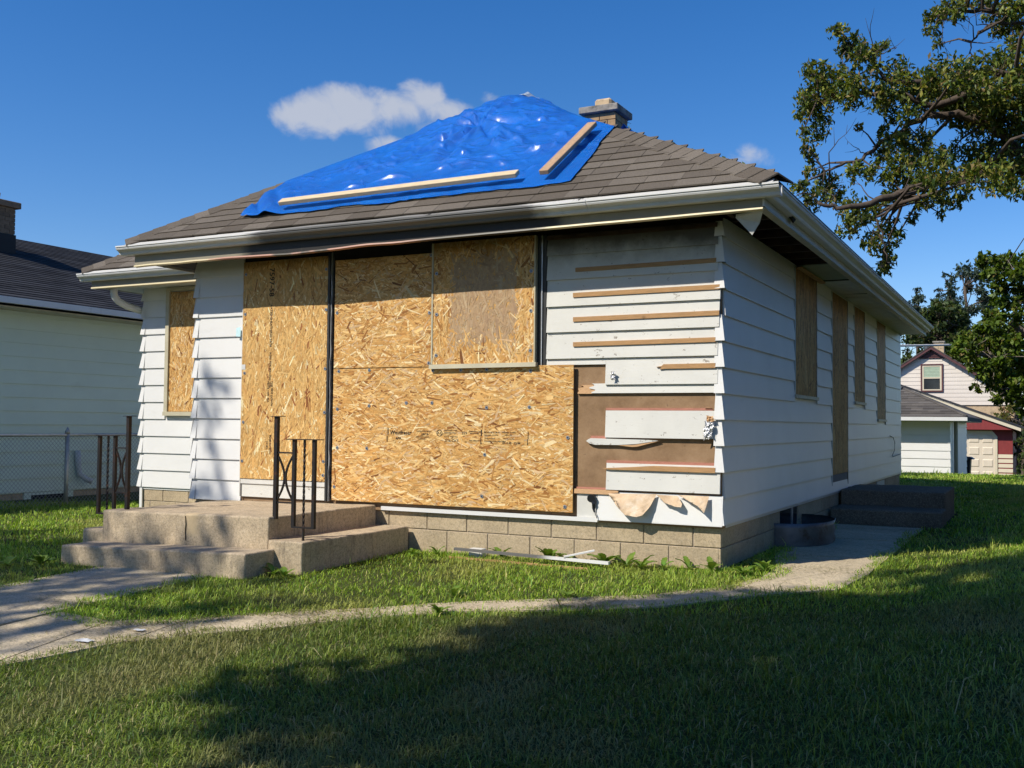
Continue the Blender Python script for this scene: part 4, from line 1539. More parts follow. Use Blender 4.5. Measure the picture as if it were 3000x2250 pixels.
def build_chimney():
    ch = MB().box(-2.365, -2.015, 2.775, 3.125, 3.9, 4.595).build('chimney', MATS['mortar'], house)
    bw, bh = 0.170, 0.066
    rows = 11
    for r in range(rows):
        z = 4.590 - (r + 1) * 0.075
        for face in range(4):
            for k in range(2):
                off = 0.0
                if r % 2:
                    seg = [(-0.19, -0.10), (-0.09, 0.09), (0.10, 0.19)]
                else:
                    seg = [(-0.19, -0.005), (0.005, 0.19)]
            for (a, b) in seg:
                o = 0.187
                if face == 0:
                    m = MB().box(-2.19 + a, -2.19 + b, 2.95 - o, 2.95 - o + 0.05, z, z + bh)
                elif face == 1:
                    m = MB().box(-2.19 + o - 0.05, -2.19 + o, 2.95 + max(a, -.135), 2.95 + min(b, .135), z, z + bh)
                elif face == 2:
                    m = MB().box(-2.19 + a, -2.19 + b, 2.95 + o - 0.05, 2.95 + o, z, z + bh)
                else:
                    m = MB().box(-2.19 - o, -2.19 - o + 0.05, 2.95 + max(a, -.135), 2.95 + min(b, .135), z, z + bh)
                if face in (0, 1) or r < 4:
                    m.build('brick', MATS['brick_tan'], ch)
    cx, cy = -2.19, 2.95
    MB().box(cx - 0.235, cx + 0.235, cy - 0.235, cy + 0.235, 4.597, 4.675).build('chimney_cap', MATS['chimney_cap'], ch, bevel=0.008)
    m = MB()
    R = 0.105
    pr = [(-R, -R), (R, -R), (R, R), (-R, R)]
    MB().box(cx - 0.10, cx + 0.10, cy - 0.10, cy + 0.10, 4.676, 4.790).build('flue', MATS['flue_clay'], ch, bevel=0.022)


build_chimney()


# ---------------------------------------------------------------- tarp over the hip
def build_tarp():
    x0, x1, y0, y1 = -4.72, -1.19, -0.27, 3.75
    nx, ny = 240, 540
    # hard creases whose lower faces catch the sun
    ridges = [(-2.64, 0.94, -2.27, 0.62), (-2.45, 0.87, -2.11, 0.62), (-2.41, 0.65, -2.25, 0.52), (-2.18, 0.55, -1.99, 0.48), (-1.89, 0.38, -1.62, 0.44), (-1.76, 0.62, -1.58, 0.54), (-3.22, 0.86, -2.96, 0.76), (-3.13, 0.74, -2.89, 0.62), (-2.78, 0.22, -2.58, 0.2), (-2.63, 0.46, -2.54, 0.42), (-3.16, 0.96, -2.98, 0.88), (-2.14, 0.98, -1.99, 0.96), (-2.17, 0.27, -1.98, 0.17), (-1.56, 0.63, -1.37, 0.51), (-3.38, 0.15, -3.04, 0.16), (-3.7, 0.06, -3.48, 0.07)]
    pin = (-2.80, 1.10)
    k = 14.0

    def zr(x, y):
        a = [S_F * (y - YE_F), S_S * (XE_R - x), S_S * (x - XE_L)]
        b = [S_F * (y - YM_F), S_S * (XE_R - x), S_S * (x - XM_L)]
        # rounded ridges: soft minimum of the slopes, soft maximum of the two hips
        sm = lambda L: -np.log(sum(np.exp(-k * (v - min(L))) for v in L)) / k + min(L)
        p, q = sm(a), sm(b)
        return E0 + max(p, q) + np.log1p(np.exp(-k * abs(p - q))) / k
    V = np.zeros((ny + 1, nx + 1, 3))
    for j in range(ny + 1):
        for i in range(nx + 1):
            u, v = i / nx, j / ny
            x = x0 + (x1 - x0) * u
            y = y0 + (y1 - y0) * v
            # ragged hems
            if v < 0.06:
                y += (1 - v / 0.06) * (0.035 * mnoise.noise((x * 2.2, 0, 5)) + 0.012 * mnoise.noise((x * 9, 0, 5)) + 0.02 * (u - .5))
            if u < 0.05:
                x += (1 - u / 0.05) * (0.05 * mnoise.noise((0, y * 3, 6)) + 0.04 * (1 - v))
            if u > 0.96:
                x += ((u - 0.96) / 0.04) * (0.03 * mnoise.noise((0, y * 3.3, 7)))
            z = zr(x, y) + 0.028
            # billow towards the ridge
            zz = z - E0
            z += 0.15 * math.exp(-(((x + 3.05) / 0.75) ** 2 + ((y - 2.15) / 0.95) ** 2))
            z += 0.05 * math.exp(-(((x + 2.15) / 0.45) ** 2 + ((y - 1.6) / 0.5) ** 2))
            # tucked down at the pin, folds fanning from it
            dx, dy = x - pin[0], y - pin[1]
            r = math.hypot(dx, dy)
            th = math.atan2(dy, dx)
            fan = math.exp(-(r / 0.75) ** 2) * (1 - math.exp(-(r / 0.10) ** 2))
            below = 1.0 if dy < 0.1 else 0.45
            z += fan * below * (0.060 * abs(math.sin(th * 4.5 + 0.7)) ** 0.6 + 0.022 * math.sin(th * 13 + 1.9 * math.sin(r * 5)))
            z -= 0.035 * math.exp(-(r / 0.13) ** 2)
            # long slack folds and crumple
            e1 = mnoise.noise((x * 0.9 + y * 0.5, y * 2.6 - x * 0.4, 1.3))
            e2 = 1 - abs(mnoise.noise((x * 2.1 + y * 1.2, y * 4.1 - x * 1.1, 4.4)))
            e3 = 1 - abs(mnoise.noise((x * 6.2, y * 7.4, 9.1)))
            e4 = mnoise.noise((x * 15, y * 17, 2.1))
            tight = 0.45 if (y < 0.35) else 1.0
            z += tight * (0.030 * e1 + 0.034 * (e2 - 0.75) + 0.020 * (e3 - 0.75) + 0.008 * e4 + 0.007 * (1 - abs(mnoise.noise((x * 13 + y * 4, y * 19, 5.5)))))
            pm = max(0.0, min(1.0, 0.5 + 1.6 * mnoise.noise((x * 0.8, y * 1.1, 12.0))))
            z += tight * (0.25 + pm) * (0.016 * mnoise.noise((x * 4.5 + y * 1.5, y * 12.0 - x * 2.0, 7.7)) + 0.008 * mnoise.noise((x * 11, y * 24, 8.8)))
            # gathered left corner
            cl = math.exp(-((x - x0) / 0.35) ** 2) * math.exp(-((y + 0.05) / 0.5) ** 2)
            z += cl * (0.05 * abs(math.sin((x * 1.1 + y) * 11)) + 0.015 * mnoise.noise((x * 12, y * 12, 3)))
            # lifted mouth at the lower left and by the chimney
            if v < 0.03:
                z += 0.05 * math.exp(-((x + 4.33) / 0.11) ** 2)
            # right edge lies close to the shingles
            V[j, i] = (x, y, z)
    rr_ = random.Random(3)
    allr = [(r_, 0.052, 0.020, 0.11) for r_ in ridges]
    for _ in range(95):
        cx_, cy_ = rr_.uniform(-4.4, -1.5), rr_.uniform(0.0, 2.0)
        L_ = rr_.uniform(0.08, 0.34)
        an = rr_.gauss(-0.25, 0.45)
        allr.append(((cx_ - L_ / 2 * math.cos(an), cy_ - L_ / 2 * math.sin(an), cx_ + L_ / 2 * math.cos(an), cy_ + L_ / 2 * math.sin(an)), rr_.uniform(0.012, 0.030), rr_.uniform(0.010, 0.016), rr_.uniform(0.04, 0.08)))
    X_, Y_ = V[:, :, 0].copy(), V[:, :, 1].copy()
    for (r_, hg, wf, wb) in allr:
        ax_, ay_, bx_, by_ = r_
        ex, ey = bx_ - ax_, by_ - ay_
        L2 = ex * ex + ey * ey
        tt = ((X_ - ax_) * ex + (Y_ - ay_) * ey) / L2
        tc_ = np.clip(tt, 0, 1)
        bow = 0.03 * np.sin(math.pi * tc_) * (1 if int(ax_ * 100) % 2 else -1)
        sd_ = ((Y_ - ay_) * ex - (X_ - ax_) * ey) / math.sqrt(L2) + bow       # + is up the slope
        fade = np.exp(-((tt - tc_) * math.sqrt(L2) / 0.03) ** 2) * (0.25 + 0.75 * np.sin(math.pi * tc_))
        hgt = np.where(sd_ < 0, np.clip((sd_ + wf) / wf, 0, 1), np.clip(1 - sd_ / wb, 0, 1) ** 1.6)
        V[:, :, 2] += hg * hgt * fade
    base = np.array([[z_roof(p[0], p[1]) for p in row] for row in V])
    V[:, :, 2] = np.maximum(V[:, :, 2], base + 0.036)
    Vf = V.reshape(-1, 3)
    i = np.arange(ny)[:, None] * (nx + 1) + np.arange(nx)[None, :]
    F = np.stack([i, i + 1, i + nx + 2, i + nx + 1], -1).reshape(-1)
    me = np_mesh('tarp_sheet', Vf, F, 4)
    t = thing('tarp', 'crumpled blue plastic tarp draped over the top of the hipped roof', 'tarp', (-2.95, -0.27, z_roof(-2.95, -0.27)))
    link('sheet', me, MATS['tarp_blue'], t, True)
    # turned-up hem showing its silver back at the peak
    m = MB()
    n = 26
    vs = []
    for q in range(n + 1):
        s = q / n
        x = -3.10 + 0.62 * s
        y = 1.98 + 0.03 * math.sin(q)
        zb = float(V[int((y - y0) / (y1 - y0) * ny), int((x - x0) / (x1 - x0) * nx), 2]) - 0.01
        h = 0.055 * math.sin(math.pi * min(1, s * 1.1)) * (0.8 + 0.7 * mnoise.noise((x * 8, 1, 2)))
        vs += [(x, y - 0.10, zb), (x + 0.01, y, zb + h + 0.02), (x, y + 0.09, zb + 0.01)]
    fs = []
    for q in range(n):
        a = q * 3
        fs += [(a, a + 3, a + 4, a + 1), (a + 1, a + 4, a + 5, a + 2)]
    m.add(vs, fs).build('folded_hem', MATS['tarp_silver'], t)
    # flap beside the chimney foot
    m = MB()
    vs = []
    for q in range(9):
        s = q / 8
        x = -1.20 + 0.16 * s
        yy = 0.95 + 0.55 * s
        zb = z_roof(x, yy) + 0.02
        h = 0.10 * (1 - s) ** 0.6 * (1 + 0.3 * mnoise.noise((q, 0, 0)))
        vs += [(x - 0.05, yy - 0.03, zb), (x, yy, zb + h), (x + 0.05, yy + 0.05, zb + 0.01)]
    fs = []
    for q in range(8):
        a = q * 3
        fs += [(a, a + 3, a + 4, a + 1), (a + 1, a + 4, a + 5, a + 2)]
    m.add(vs, fs).build('flap', MATS['tarp_blue'], t)
    # nail head with a washer holding the folds
    MB().prism([(math.cos(a) * 0.022, math.sin(a) * 0.022) for a in np.linspace(0, 2 * math.pi, 9)[:-1]], lambda a, b, d: (pin[0] + a, pin[1] + b * 0.8 - d * 0.59, zr(*pin) + 0.012 + b * 0.59 + d * 0.8), 0, 0.02).build('washer', MATS['galvanized_pipe'], t)


build_tarp()


def lumber(label, p0, p1, w, h, mat, lift=0.078, name='lumber_board'):
    """a plank laid on the front roof slope between plan points p0, p1"""
    nrm = Vector((0, -S_F, 1)).normalized()
    zf = lambda p: E0 + S_F * (p[1] - YE_F)
    a = Vector((p0[0], p0[1], zf(p0))) + nrm * lift
    b = Vector((p1[0], p1[1], zf(p1))) + nrm * lift
    d = (b - a).normalized()
    s = nrm.cross(d)
    vs = []
    for q in (a, b):
        for (i, j) in ((-1, 0), (1, 0), (1, 1), (-1, 1)):
            vs.append(q + s * (w / 2 * i) + nrm * (h * j))
    m = MB().add(vs, [(3, 2, 1, 0), (4, 5, 6, 7), (0, 1, 5, 4), (1, 2, 6, 5), (2, 3, 7, 6), (3, 0, 4, 7)])
    o = m.build(name, mat, None, bevel=0.004)
    me = o.data
    return tag(o, label, 'lumber')


lumber('long pale pine board lying along the lower edge of the blue tarp', (-4.20, -0.165), (-1.70, -0.135), 0.085, 0.040, MATS['pine'])
lumber('short weathered board slanting up the right edge of the blue tarp', (-1.44, -0.17), (-1.36, 0.66), 0.088, 0.040, MATS['pine_worn'])


# ---------------------------------------------------------------- concrete stoops
def worn_block(name, x0, x1, y0, y1, z0, z1, mat, parent, bev=0.025, seed=0, tilt=0.0):
    bm = bmesh.new()
    bmesh.ops.create_cube(bm, size=1)
    for v in bm.verts:
        v.co = ((x0 + x1) / 2 + v.co.x * (x1 - x0), (y0 + y1) / 2 + v.co.y * (y1 - y0), (z0 + z1) / 2 + v.co.z * (z1 - z0))
    top = [e for e in bm.edges if max(v.co.z for v in e.verts) > z1 - 1e-4]
    bmesh.ops.bevel(bm, geom=top, offset=bev, segments=3, affect='EDGES', profile=0.5)
    for _ in range(4):
        longe = [e for e in bm.edges if e.calc_length() > 0.09]
        if not longe:
            break
        bmesh.ops.subdivide_edges(bm, edges=longe, cuts=1, use_grid_fill=True)
    bmesh.ops.triangulate(bm, faces=bm.faces)
    for v in bm.verts:
        p = v.co * 6
        n = mnoise.noise_vector((p.x + seed, p.y, p.z)) * 0.007 + mnoise.noise_vector((p.x * 4 + seed, p.y * 4, p.z * 4)) * 0.003
        v.co += n
        v.co.z += tilt * (v.co.x - x1)
    me = bpy.data.meshes.new(name)
    bm.to_mesh(me)
    bm.free()
    return link(name, me, mat, parent, False)


TL = 0.017
stoop = thing('concrete_stoop', 'worn concrete front stoop with steps on three sides, below the boarded door', 'steps', (-4.1, -0.8, gzf(-4.1, -0.8)))
C_ = MATS['concrete']
worn_block('landing', -5.02, -3.185, -1.50, -0.032, -0.25, 0.362, C_, stoop, 0.016, 1, TL)
worn_block('side_step', -3.184, -2.845, -1.51, -0.02, -0.25, 0.186, C_, stoop, 0.014, 2, 0)
worn_block('front_step', -5.10, -3.11, -1.845, -1.502, -0.30, 0.118, C_, stoop, 0.016, 3, TL * 1.6)
worn_block('side_step', -5.36, -5.022, -1.42, -0.032, -0.30, 0.150, C_, stoop, 0.026, 4, 0)
# crack in the riser
MB().prism([(-4.051, 0.33), (-4.046, 0.27), (-4.050, 0.20), (-4.044, 0.13), (-4.0425, 0.13), (-4.048, 0.20), (-4.0435, 0.27), (-4.0495, 0.33)], XZ, -1.5095, -1.49).build('crack', MATS['charred'], stoop)

sst = thing('side_stoop', 'concrete steps standing in the shade at the boarded side door', 'steps', (0.6, 5.4, gzf(0.6, 5.4)))
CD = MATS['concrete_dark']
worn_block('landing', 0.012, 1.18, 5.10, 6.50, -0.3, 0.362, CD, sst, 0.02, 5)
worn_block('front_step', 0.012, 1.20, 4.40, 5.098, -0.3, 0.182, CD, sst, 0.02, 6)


# ---------------------------------------------------------------- iron railings
def railing(sgn, xs, y, zt, zb, foot_z, label):
    """sgn=+1 steps down to the right. xs: tall post, second post, baluster, third post"""
    xt, x2, xc, x3 = xs
    t = thing('iron_railing', label, 'railing', (xt, y, zb[0]), 'iron railings of the front stoop')
    I = MATS['iron']
    w = 0.0135
    MB().box(xt - 0.016, xt + 0.016, y - 0.016, y + 0.016, zb[0] - 0.02, zt).build('post', I, t)
    MB().add([(xt - 0.045, y - 0.03, zt + .004), (xt + 0.06, y - 0.03, zt + 0.006), (xt + 0.06, y + 0.03, zt + 0.006), (xt - 0.045, y + 0.03, zt + .004), (xt - 0.045, y - 0.03, zt), (xt + 0.06, y - 0.03, zt + 0.001), (xt + 0.06, y + 0.03, zt + 0.001), (xt - 0.045, y + 0.03, zt)],
             [(0, 1, 2, 3), (7, 6, 5, 4), (0, 4, 5, 1), (1, 5, 6, 2), (2, 6, 7, 3), (3, 7, 4, 0)]).build('top_plate', I, t)
    zl = zb[1]
    ztop = 0.967
    MB().box(x2 - w, x2 + w, y - w, y + w, zl, ztop).build('post', I, t)
    MB().box(x3 - w, x3 + w, y - w, y + w, zl, ztop).build('post', I, t)
    a, b = min(x2, x3), max(x2, x3)
    MB().box(a - 0.013, b + 0.013, y - 0.014, y + 0.014, zl - 0.014, zl).build('rail', I, t)
    ov = 0.065 if sgn > 0 else 0.02
    MB().box(a - ov, b + ov, y - 0.028, y + 0.028, ztop, ztop + 0.007).build('rail', I, t)
    # twisted baluster
    m = MB()
    n = 70
    vs, fs = [], []
    for i in range(n + 1):
        z = foot_z - 0.03 + (ztop - foot_z + 0.03) * i / n
        tw = 0.0 if (z < zl or z > 0.90) else (z - zl) * 34
        for k in range(4):
            an = tw + math.pi / 4 + k * math.pi / 2
            vs.append((xc + 0.0105 * math.cos(an), y + 0.0105 * math.sin(an), z))
    for i in range(n):
        for k in range(4):
            fs.append((i * 4 + k, i * 4 + (k + 1) % 4, (i + 1) * 4 + (k + 1) % 4, (i + 1) * 4 + k))
    m.add(vs, fs).build('baluster', I, t)
    z1, z2 = 0.864, 0.474
    MB().box(min(xt, x2) + 0.012, max(xt, x2) - 0.012, y - 0.007, y + 0.007, z1 - 0.006, z1 + 0.006).build('rail', I, t)
    MB().box(min(xt, x2) + 0.012, max(xt, x2) - 0.012, y - 0.007, y + 0.007, z2 - 0.006, z2 + 0.006).build('rail', I, t)
    mid = (xt + x2) / 2
    for s in (-1, 1):
        pts = []
        end = (xt if s < 0 else x2) if xt < x2 else (x2 if s < 0 else xt)
        for i in range(13):
            q = i / 12
            z = z1 + (z2 - z1) * q
            x = end + (mid + (-0.006 if s < 0 else 0.006) - end) * math.sin(math.pi * q)
            pts.append((x, y, z))
        m = MB()
        vs, fs = [], []
        for (x, yy, z) in pts:
            vs += [(x - 0.006, yy - 0.008, z), (x + 0.006, yy - 0.008, z), (x + 0.006, yy + 0.008, z), (x - 0.006, yy + 0.008, z)]
        for i in range(12):
            for k in range(4):
                fs.append((i * 4 + k, i * 4 + (k + 1) % 4, (i + 1) * 4 + (k + 1) % 4, (i + 1) * 4 + k))
        m.add(vs, fs).build('curved_bar', I, t)


railing(1, (-3.185, -3.006, -2.908, -2.811), -1.42, 1.146, (0.362, 0.296), 0.186, 'rusty black iron railing on the stoop corner in front of the door board')
railing(-1, (-4.878, -5.038, -5.126, -5.230), -1.36, 1.140, (0.335, 0.292), 0.150, 'rusty black iron railing on the stoop corner beside the chain-link fence')

# ---------------------------------------------------------------- window well and debris
def build_well():
    m = MB()
    vs, fs = [], []
    n, rows = 22, 9
    for th, rr in ((0, 0.0), (1, -0.006)):
        for j in range(rows):
            z = -0.14 + 0.36 * j / (rows - 1)
            for i in range(n + 1):
                a = -math.pi / 2 + math.pi * i / n
                r = 0.0 + rr + 0.008 * math.sin(j * math.pi)
                cor = 0.007 * math.cos(j * math.pi) + rr
                x = -0.01 + (0.42 + cor) * max(0, math.cos(a)) ** 0.75
                y = 2.36 + (0.60 + cor) * math.sin(a)
                vs.append((x, y, z))
    o2 = rows * (n + 1)
    for base in (0, o2):
        for j in range(rows - 1):
            for i in range(n):
                a = base + j * (n + 1) + i
                fs.append((a, a + 1, a + n + 2, a + n + 1))
    top = (rows - 1) * (n + 1)
    for i in range(n):
        fs.append((top + i, top + i + 1, o2 + top + i + 1, o2 + top + i))
    o = m.add(vs, fs).build('window_well', MATS['galvanized'], None, True)
    tag(o, 'rusting corrugated steel window well against the shaded block foundation', 'window well')


build_well()


def ground_strip(name, label, cat, p0, p1, w, h, mat, z0=0.0, z1=0.0, group=None):
    a = Vector((p0[0], p0[1], gzf(*p0) + z0))
    b = Vector((p1[0], p1[1], gzf(*p1) + z1))
    d = (b - a).normalized()
    s = Vector((-d.y, d.x, 0)).normalized()
    u = d.cross(s) * -1
    u = Vector((0, 0, 1))
    vs = []
    for q in (a, b):
        for (i, j) in ((-1, 0), (1, 0), (1, 1), (-1, 1)):
            vs.append(q + s * (w / 2 * i) + u * (h * j))
    o = MB().add(vs, [(3, 2, 1, 0), (4, 5, 6, 7), (0, 1, 5, 4), (1, 2, 6, 5), (2, 3, 7, 6), (3, 0, 4, 7)]).build(name, mat)
    return tag(o, label, cat, group)


ground_strip('trim_strip', 'long white metal trim strip lying in the grass along the foundation', 'trim', (-2.26, -0.20), (-0.80, -0.33), 0.035, 0.022, MATS['gutter_white'], 0.060, 0.040)
ground_strip('trim_offcut', 'short white trim offcut propped over the long trim strip', 'trim', (-1.20, -0.30), (-0.98, -0.20), 0.05, 0.010, MATS['gutter_white'], 0.070, 0.12)
ground_strip('wood_strip', 'thin brown wood strip in the grass beside the white trim', 'wood', (-2.28, -0.26), (-0.95, -0.40), 0.03, 0.014, MATS['furring_wood'], 0.0, 0.0)
o = MB().box(-2.15, -2.02, -0.16, -0.08, gzf(-2.1, -.1) - 0.02, gzf(-2.1, -.1) + 0.075).build('white_block', MATS['chimney_cap'], None, bevel=0.006)
o.data.materials.clear()
o.data.materials.append(MATS['soffit_white'])
tag(o, 'small white block standing against the foundation behind the trim strip', 'block')
for (x, y, s, lab) in ((-2.50, -3.42, 0.028, 'crumpled white scrap of paper on the path near the grass tip'), (-2.60, -3.72, 0.04, 'flat torn white paper on the path by the lawn edge')):
    bm = bmesh.new()
    bmesh.ops.create_grid(bm, x_segments=5, y_segments=5, size=s)
    for v in bm.verts:
        xx, yy = x + v.co.x * 1.3, y + v.co.y * 0.7
        v.co = (xx, yy, gzf(xx, yy) + 0.018 + 0.010 * abs(mnoise.noise((xx * 30, yy * 30, 2))))
    me = bpy.data.meshes.new('litter_paper')
    bm.to_mesh(me)
    bm.free()
    tag(link('litter_paper', me, MATS['paper_white']), lab, 'litter')


# ---------------------------------------------------------------- mint neighbour house
def shingle_rows(parent, p_eave0, p_eave1, p_top0, p_top1, rows, mat, name='shingle_course', th=0.012):
    """overlapping courses between an eave line and an upper line"""
    a0, a1, b0, b1 = map(Vector, (p_eave0, p_eave1, p_top0, p_top1))
    nrm = (a1 - a0).cross(b0 - a0).normalized()
    if nrm.z < 0:
        nrm = -nrm
    for r in range(rows):
        t0, t1 = r / rows, min(1.0, (r + 1.15) / rows)
        q = [a0.lerp(b0, t0), a1.lerp(b1, t0), a1.lerp(b1, t1), a0.lerp(b0, t1)]
        lift = [th + .004, th + .004, 0.004, 0.004]
        up = [p + nrm * l for p, l in zip(q, lift)]
        dn = [p - nrm * 0.002 for p in q]
        MB().add(up + dn, [(0, 1, 2, 3), (0, 4, 5, 1), (1, 5, 6, 2), (3, 7, 4, 0)]).build(name, mat, parent)


def build_mint_house():
    h = thing('neighbour_house', 'mint-green sided house with a dark shingle roof behind the chain-link fence', 'house', (-15.5, 6.0, gzf(-15.5, 6)))
    X0 = -11.4
    ZF = 0.0116
    w = MB().box(-19.6, X0 - 0.02, -3.0, 15.0, ZF - 0.02, 2.72).build('wall', MATS['siding_mint'], h)
    k = 0
    while ZF + k * S8 < 2.70:
        z0 = ZF + k * S8
        siding_course(z0, min(S8, 2.72 - z0), -3.0, 15.0, side(X0), MATS['siding_mint'], w)
        k += 1
    f = MB().box(-19.5, X0 - 0.02, -2.9, 14.9, -0.9, ZF - 0.025).build('foundation', MATS['concrete'], h)
    # basement window and its white frame
    MB().box(X0 - 0.03, X0 - 0.005, 2.74, 3.36, -0.27, -0.04).build('basement_window', MATS['window_glass'], h)
    for (y0, y1, z0, z1) in ((2.62, 2.74, -0.30, -0.0), (3.36, 3.50, -0.30, -0.0), (2.74, 3.36, -0.04, 0.0)):
        MB().box(X0 - 0.03, X0 + 0.012, y0, y1, z0, z1).build('basement_window_frame', MATS['siding_mint'], h)
    # white plastic vent elbow
    MB().tube([(X0 + 0.06, 3.52, 0.62), (X0 + 0.06, 3.54, 0.40), (X0 + 0.07, 3.56, 0.25), (X0 + 0.14, 3.64, 0.17), (X0 + 0.2, 3.70, 0.13)], 0.045, 9).build('vent_pipe', MATS['paper_white'], h, smooth=True)
    MB().box(X0 - 0.005, X0 + 0.014, 3.30, 3.50, 0.16, 0.60).build('vent_plate', MATS['siding_mint'], h)
    # roof
    xe, ze, xr, zr_ = -10.93, 2.86, -15.5, 4.60
    m = MB().add([(xe, -3.5, ze), (xe, 15.5, ze), (xr, 15.5, zr_), (xr, -3.5, zr_), (-20.1, -3.5, ze), (-20.1, 15.5, ze), (xe, -3.5, ze - .1), (xe, 15.5, ze - .1), (-20.1, -3.5, ze - .1), (-20.1, 15.5, ze - .1)],
                 [(0, 1, 2, 3), (3, 2, 5, 4), (0, 6, 7, 1), (4, 5, 9, 8), (6, 8, 9, 7), (0, 3, 4, 8, 6), (1, 7, 9, 5, 2)])
    rf = m.build('roof', MATS['shingle_dark'], h)
    shingle_rows(rf, (xe + .01, -3.5, ze), (xe + .01, 15.5, ze), (xr, -3.5, zr_), (xr, 15.5, zr_), 34, MATS['shingle_dark'])
    MB().box(-11.0, -10.86, -3.4, 15.4, 2.76, 2.85).build('gutter', MATS['gutter_white'], h)
    MB().box(-11.4, -11.0, -3.4, 15.4, 2.715, 2.735).build('soffit_panel', MATS['olive_trim'], h)
    # chimney with brick shaft, dark base flashing, cap and flue
    cx, cy = -14.30, 3.97
    zr0 = ze + (xe - cx) * (zr_ - ze) / (xe - xr)
    ch = MB().box(cx - 0.30, cx + 0.30, cy - 0.30, cy + 0.30, zr0 - 0.3, zr0 + 0.69).build('chimney', MATS['mortar'], h)
    for r in range(6):
        z = zr0 + 0.235 + r * 0.073
        for face in range(3):
            seg = [(-0.31, -0.11), (-0.10, 0.10), (0.11, 0.31)] if r % 2 else [(-0.31, -0.205), (-0.195, -0.005), (0.005, 0.195), (0.205, 0.31)]
            for (a, b) in seg:
                if face == 0:
                    m = MB().box(cx + a, cx + b, cy - 0.312, cy - 0.27, z, z + 0.064)
                elif face == 1:
                    m = MB().box(cx + 0.27, cx + 0.312, cy + max(a, -.265), cy + min(b, .31), z, z + 0.064)
                else:
                    continue
                m.build('brick', MATS['brick_brown'], ch)
    MB().box(cx - 0.325, cx + 0.325, cy - 0.325, cy + 0.325, zr0 - 0.3, zr0 + 0.22).build('flashing', MATS['black_flashing'], ch)
    MB().box(cx - 0.38, cx + 0.38, cy - 0.38, cy + 0.38, zr0 + 0.69, zr0 + 0.80).build('chimney_cap', MATS['brick_brown'], ch, bevel=0.01)
    MB().tube([(cx + .12, cy, zr0 + 0.80), (cx + .12, cy, zr0 + 0.94)], [0.10, 0.12], 12).build('flue', MATS['flue_clay'], ch)
    MB().tube([(cx + .12, cy, zr0 + 0.94), (cx + .12, cy, zr0 + 1.0), (cx + .12, cy, zr0 + 1.01), (cx + .12, cy, zr0 + 1.09)], [0.06, 0.06, 0.10, 0.085], 12).build('flue_cap', MATS['galvanized'], ch)


build_mint_house()


# ---------------------------------------------------------------- chain-link fence
def build_fence():
    X = -10.0
    zt = 0.89
    t = thing('chain_link_fence', 'grey chain-link fence running in front of the mint-green house', 'fence', (X, 3.5, gzf(X, 3.5)))
    P = MATS['galvanized_pipe']
    y0, y1 = -3.2, 12.4
    for y in (-3.1, -0.45, 2.22, 4.9, 7.55, 10.2):
        p = MB().tube([(X, y, gzf(X, y) - 0.2), (X, y, zt + 0.02)], 0.030, 10).build('post', P, t, smooth=True)
        MB().tube([(X, y, zt + 0.02), (X, y, zt + 0.05), (X, y, zt + 0.085), (X, y, zt + 0.11)], [0.036, 0.036, 0.018, 0.004], 10).build('post_cap', P, p, smooth=True)
    MB().tube([(X, y0, zt), (X, y1, zt)], 0.021, 8).build('top_rail', P, t, smooth=True)
    m = MB()
    s = 0.062
    zlow = -0.15
    H = zt - zlow - 0.02
    for sg in (1, -1):
        y = y0 - (H if sg > 0 else 0)
        yy = y0 - H
        while yy < y1 + H:
            a, b = yy, yy + sg * H
            p0, p1 = (X + 0.004 * sg, a, zlow), (X + 0.004 * sg, b, zlow + H)
            lo, hi = min(a, b), max(a, b)
            if hi > y0 and lo < y1:
                # clip to the fence run
                ta, tb = 0.0, 1.0
                for lim, sign in ((y0, 1), (y1, -1)):
                    da, db = sign * (a - lim), sign * (b - lim)
                    if da < 0 and db > 0:
                        ta = max(ta, -da / (db - da))
                    elif db < 0 and da > 0:
                        tb = min(tb, da / (da - db))
                q0 = Vector(p0).lerp(Vector(p1), ta)
                q1 = Vector(p0).lerp(Vector(p1), tb)
                m.tube([q0, q1], 0.0021, 3, cap=False)
            yy += s * 1.0
    o = m.build('wire_mesh', MATS['wire'], t)
    o['kind'] = 'stuff'


build_fence()


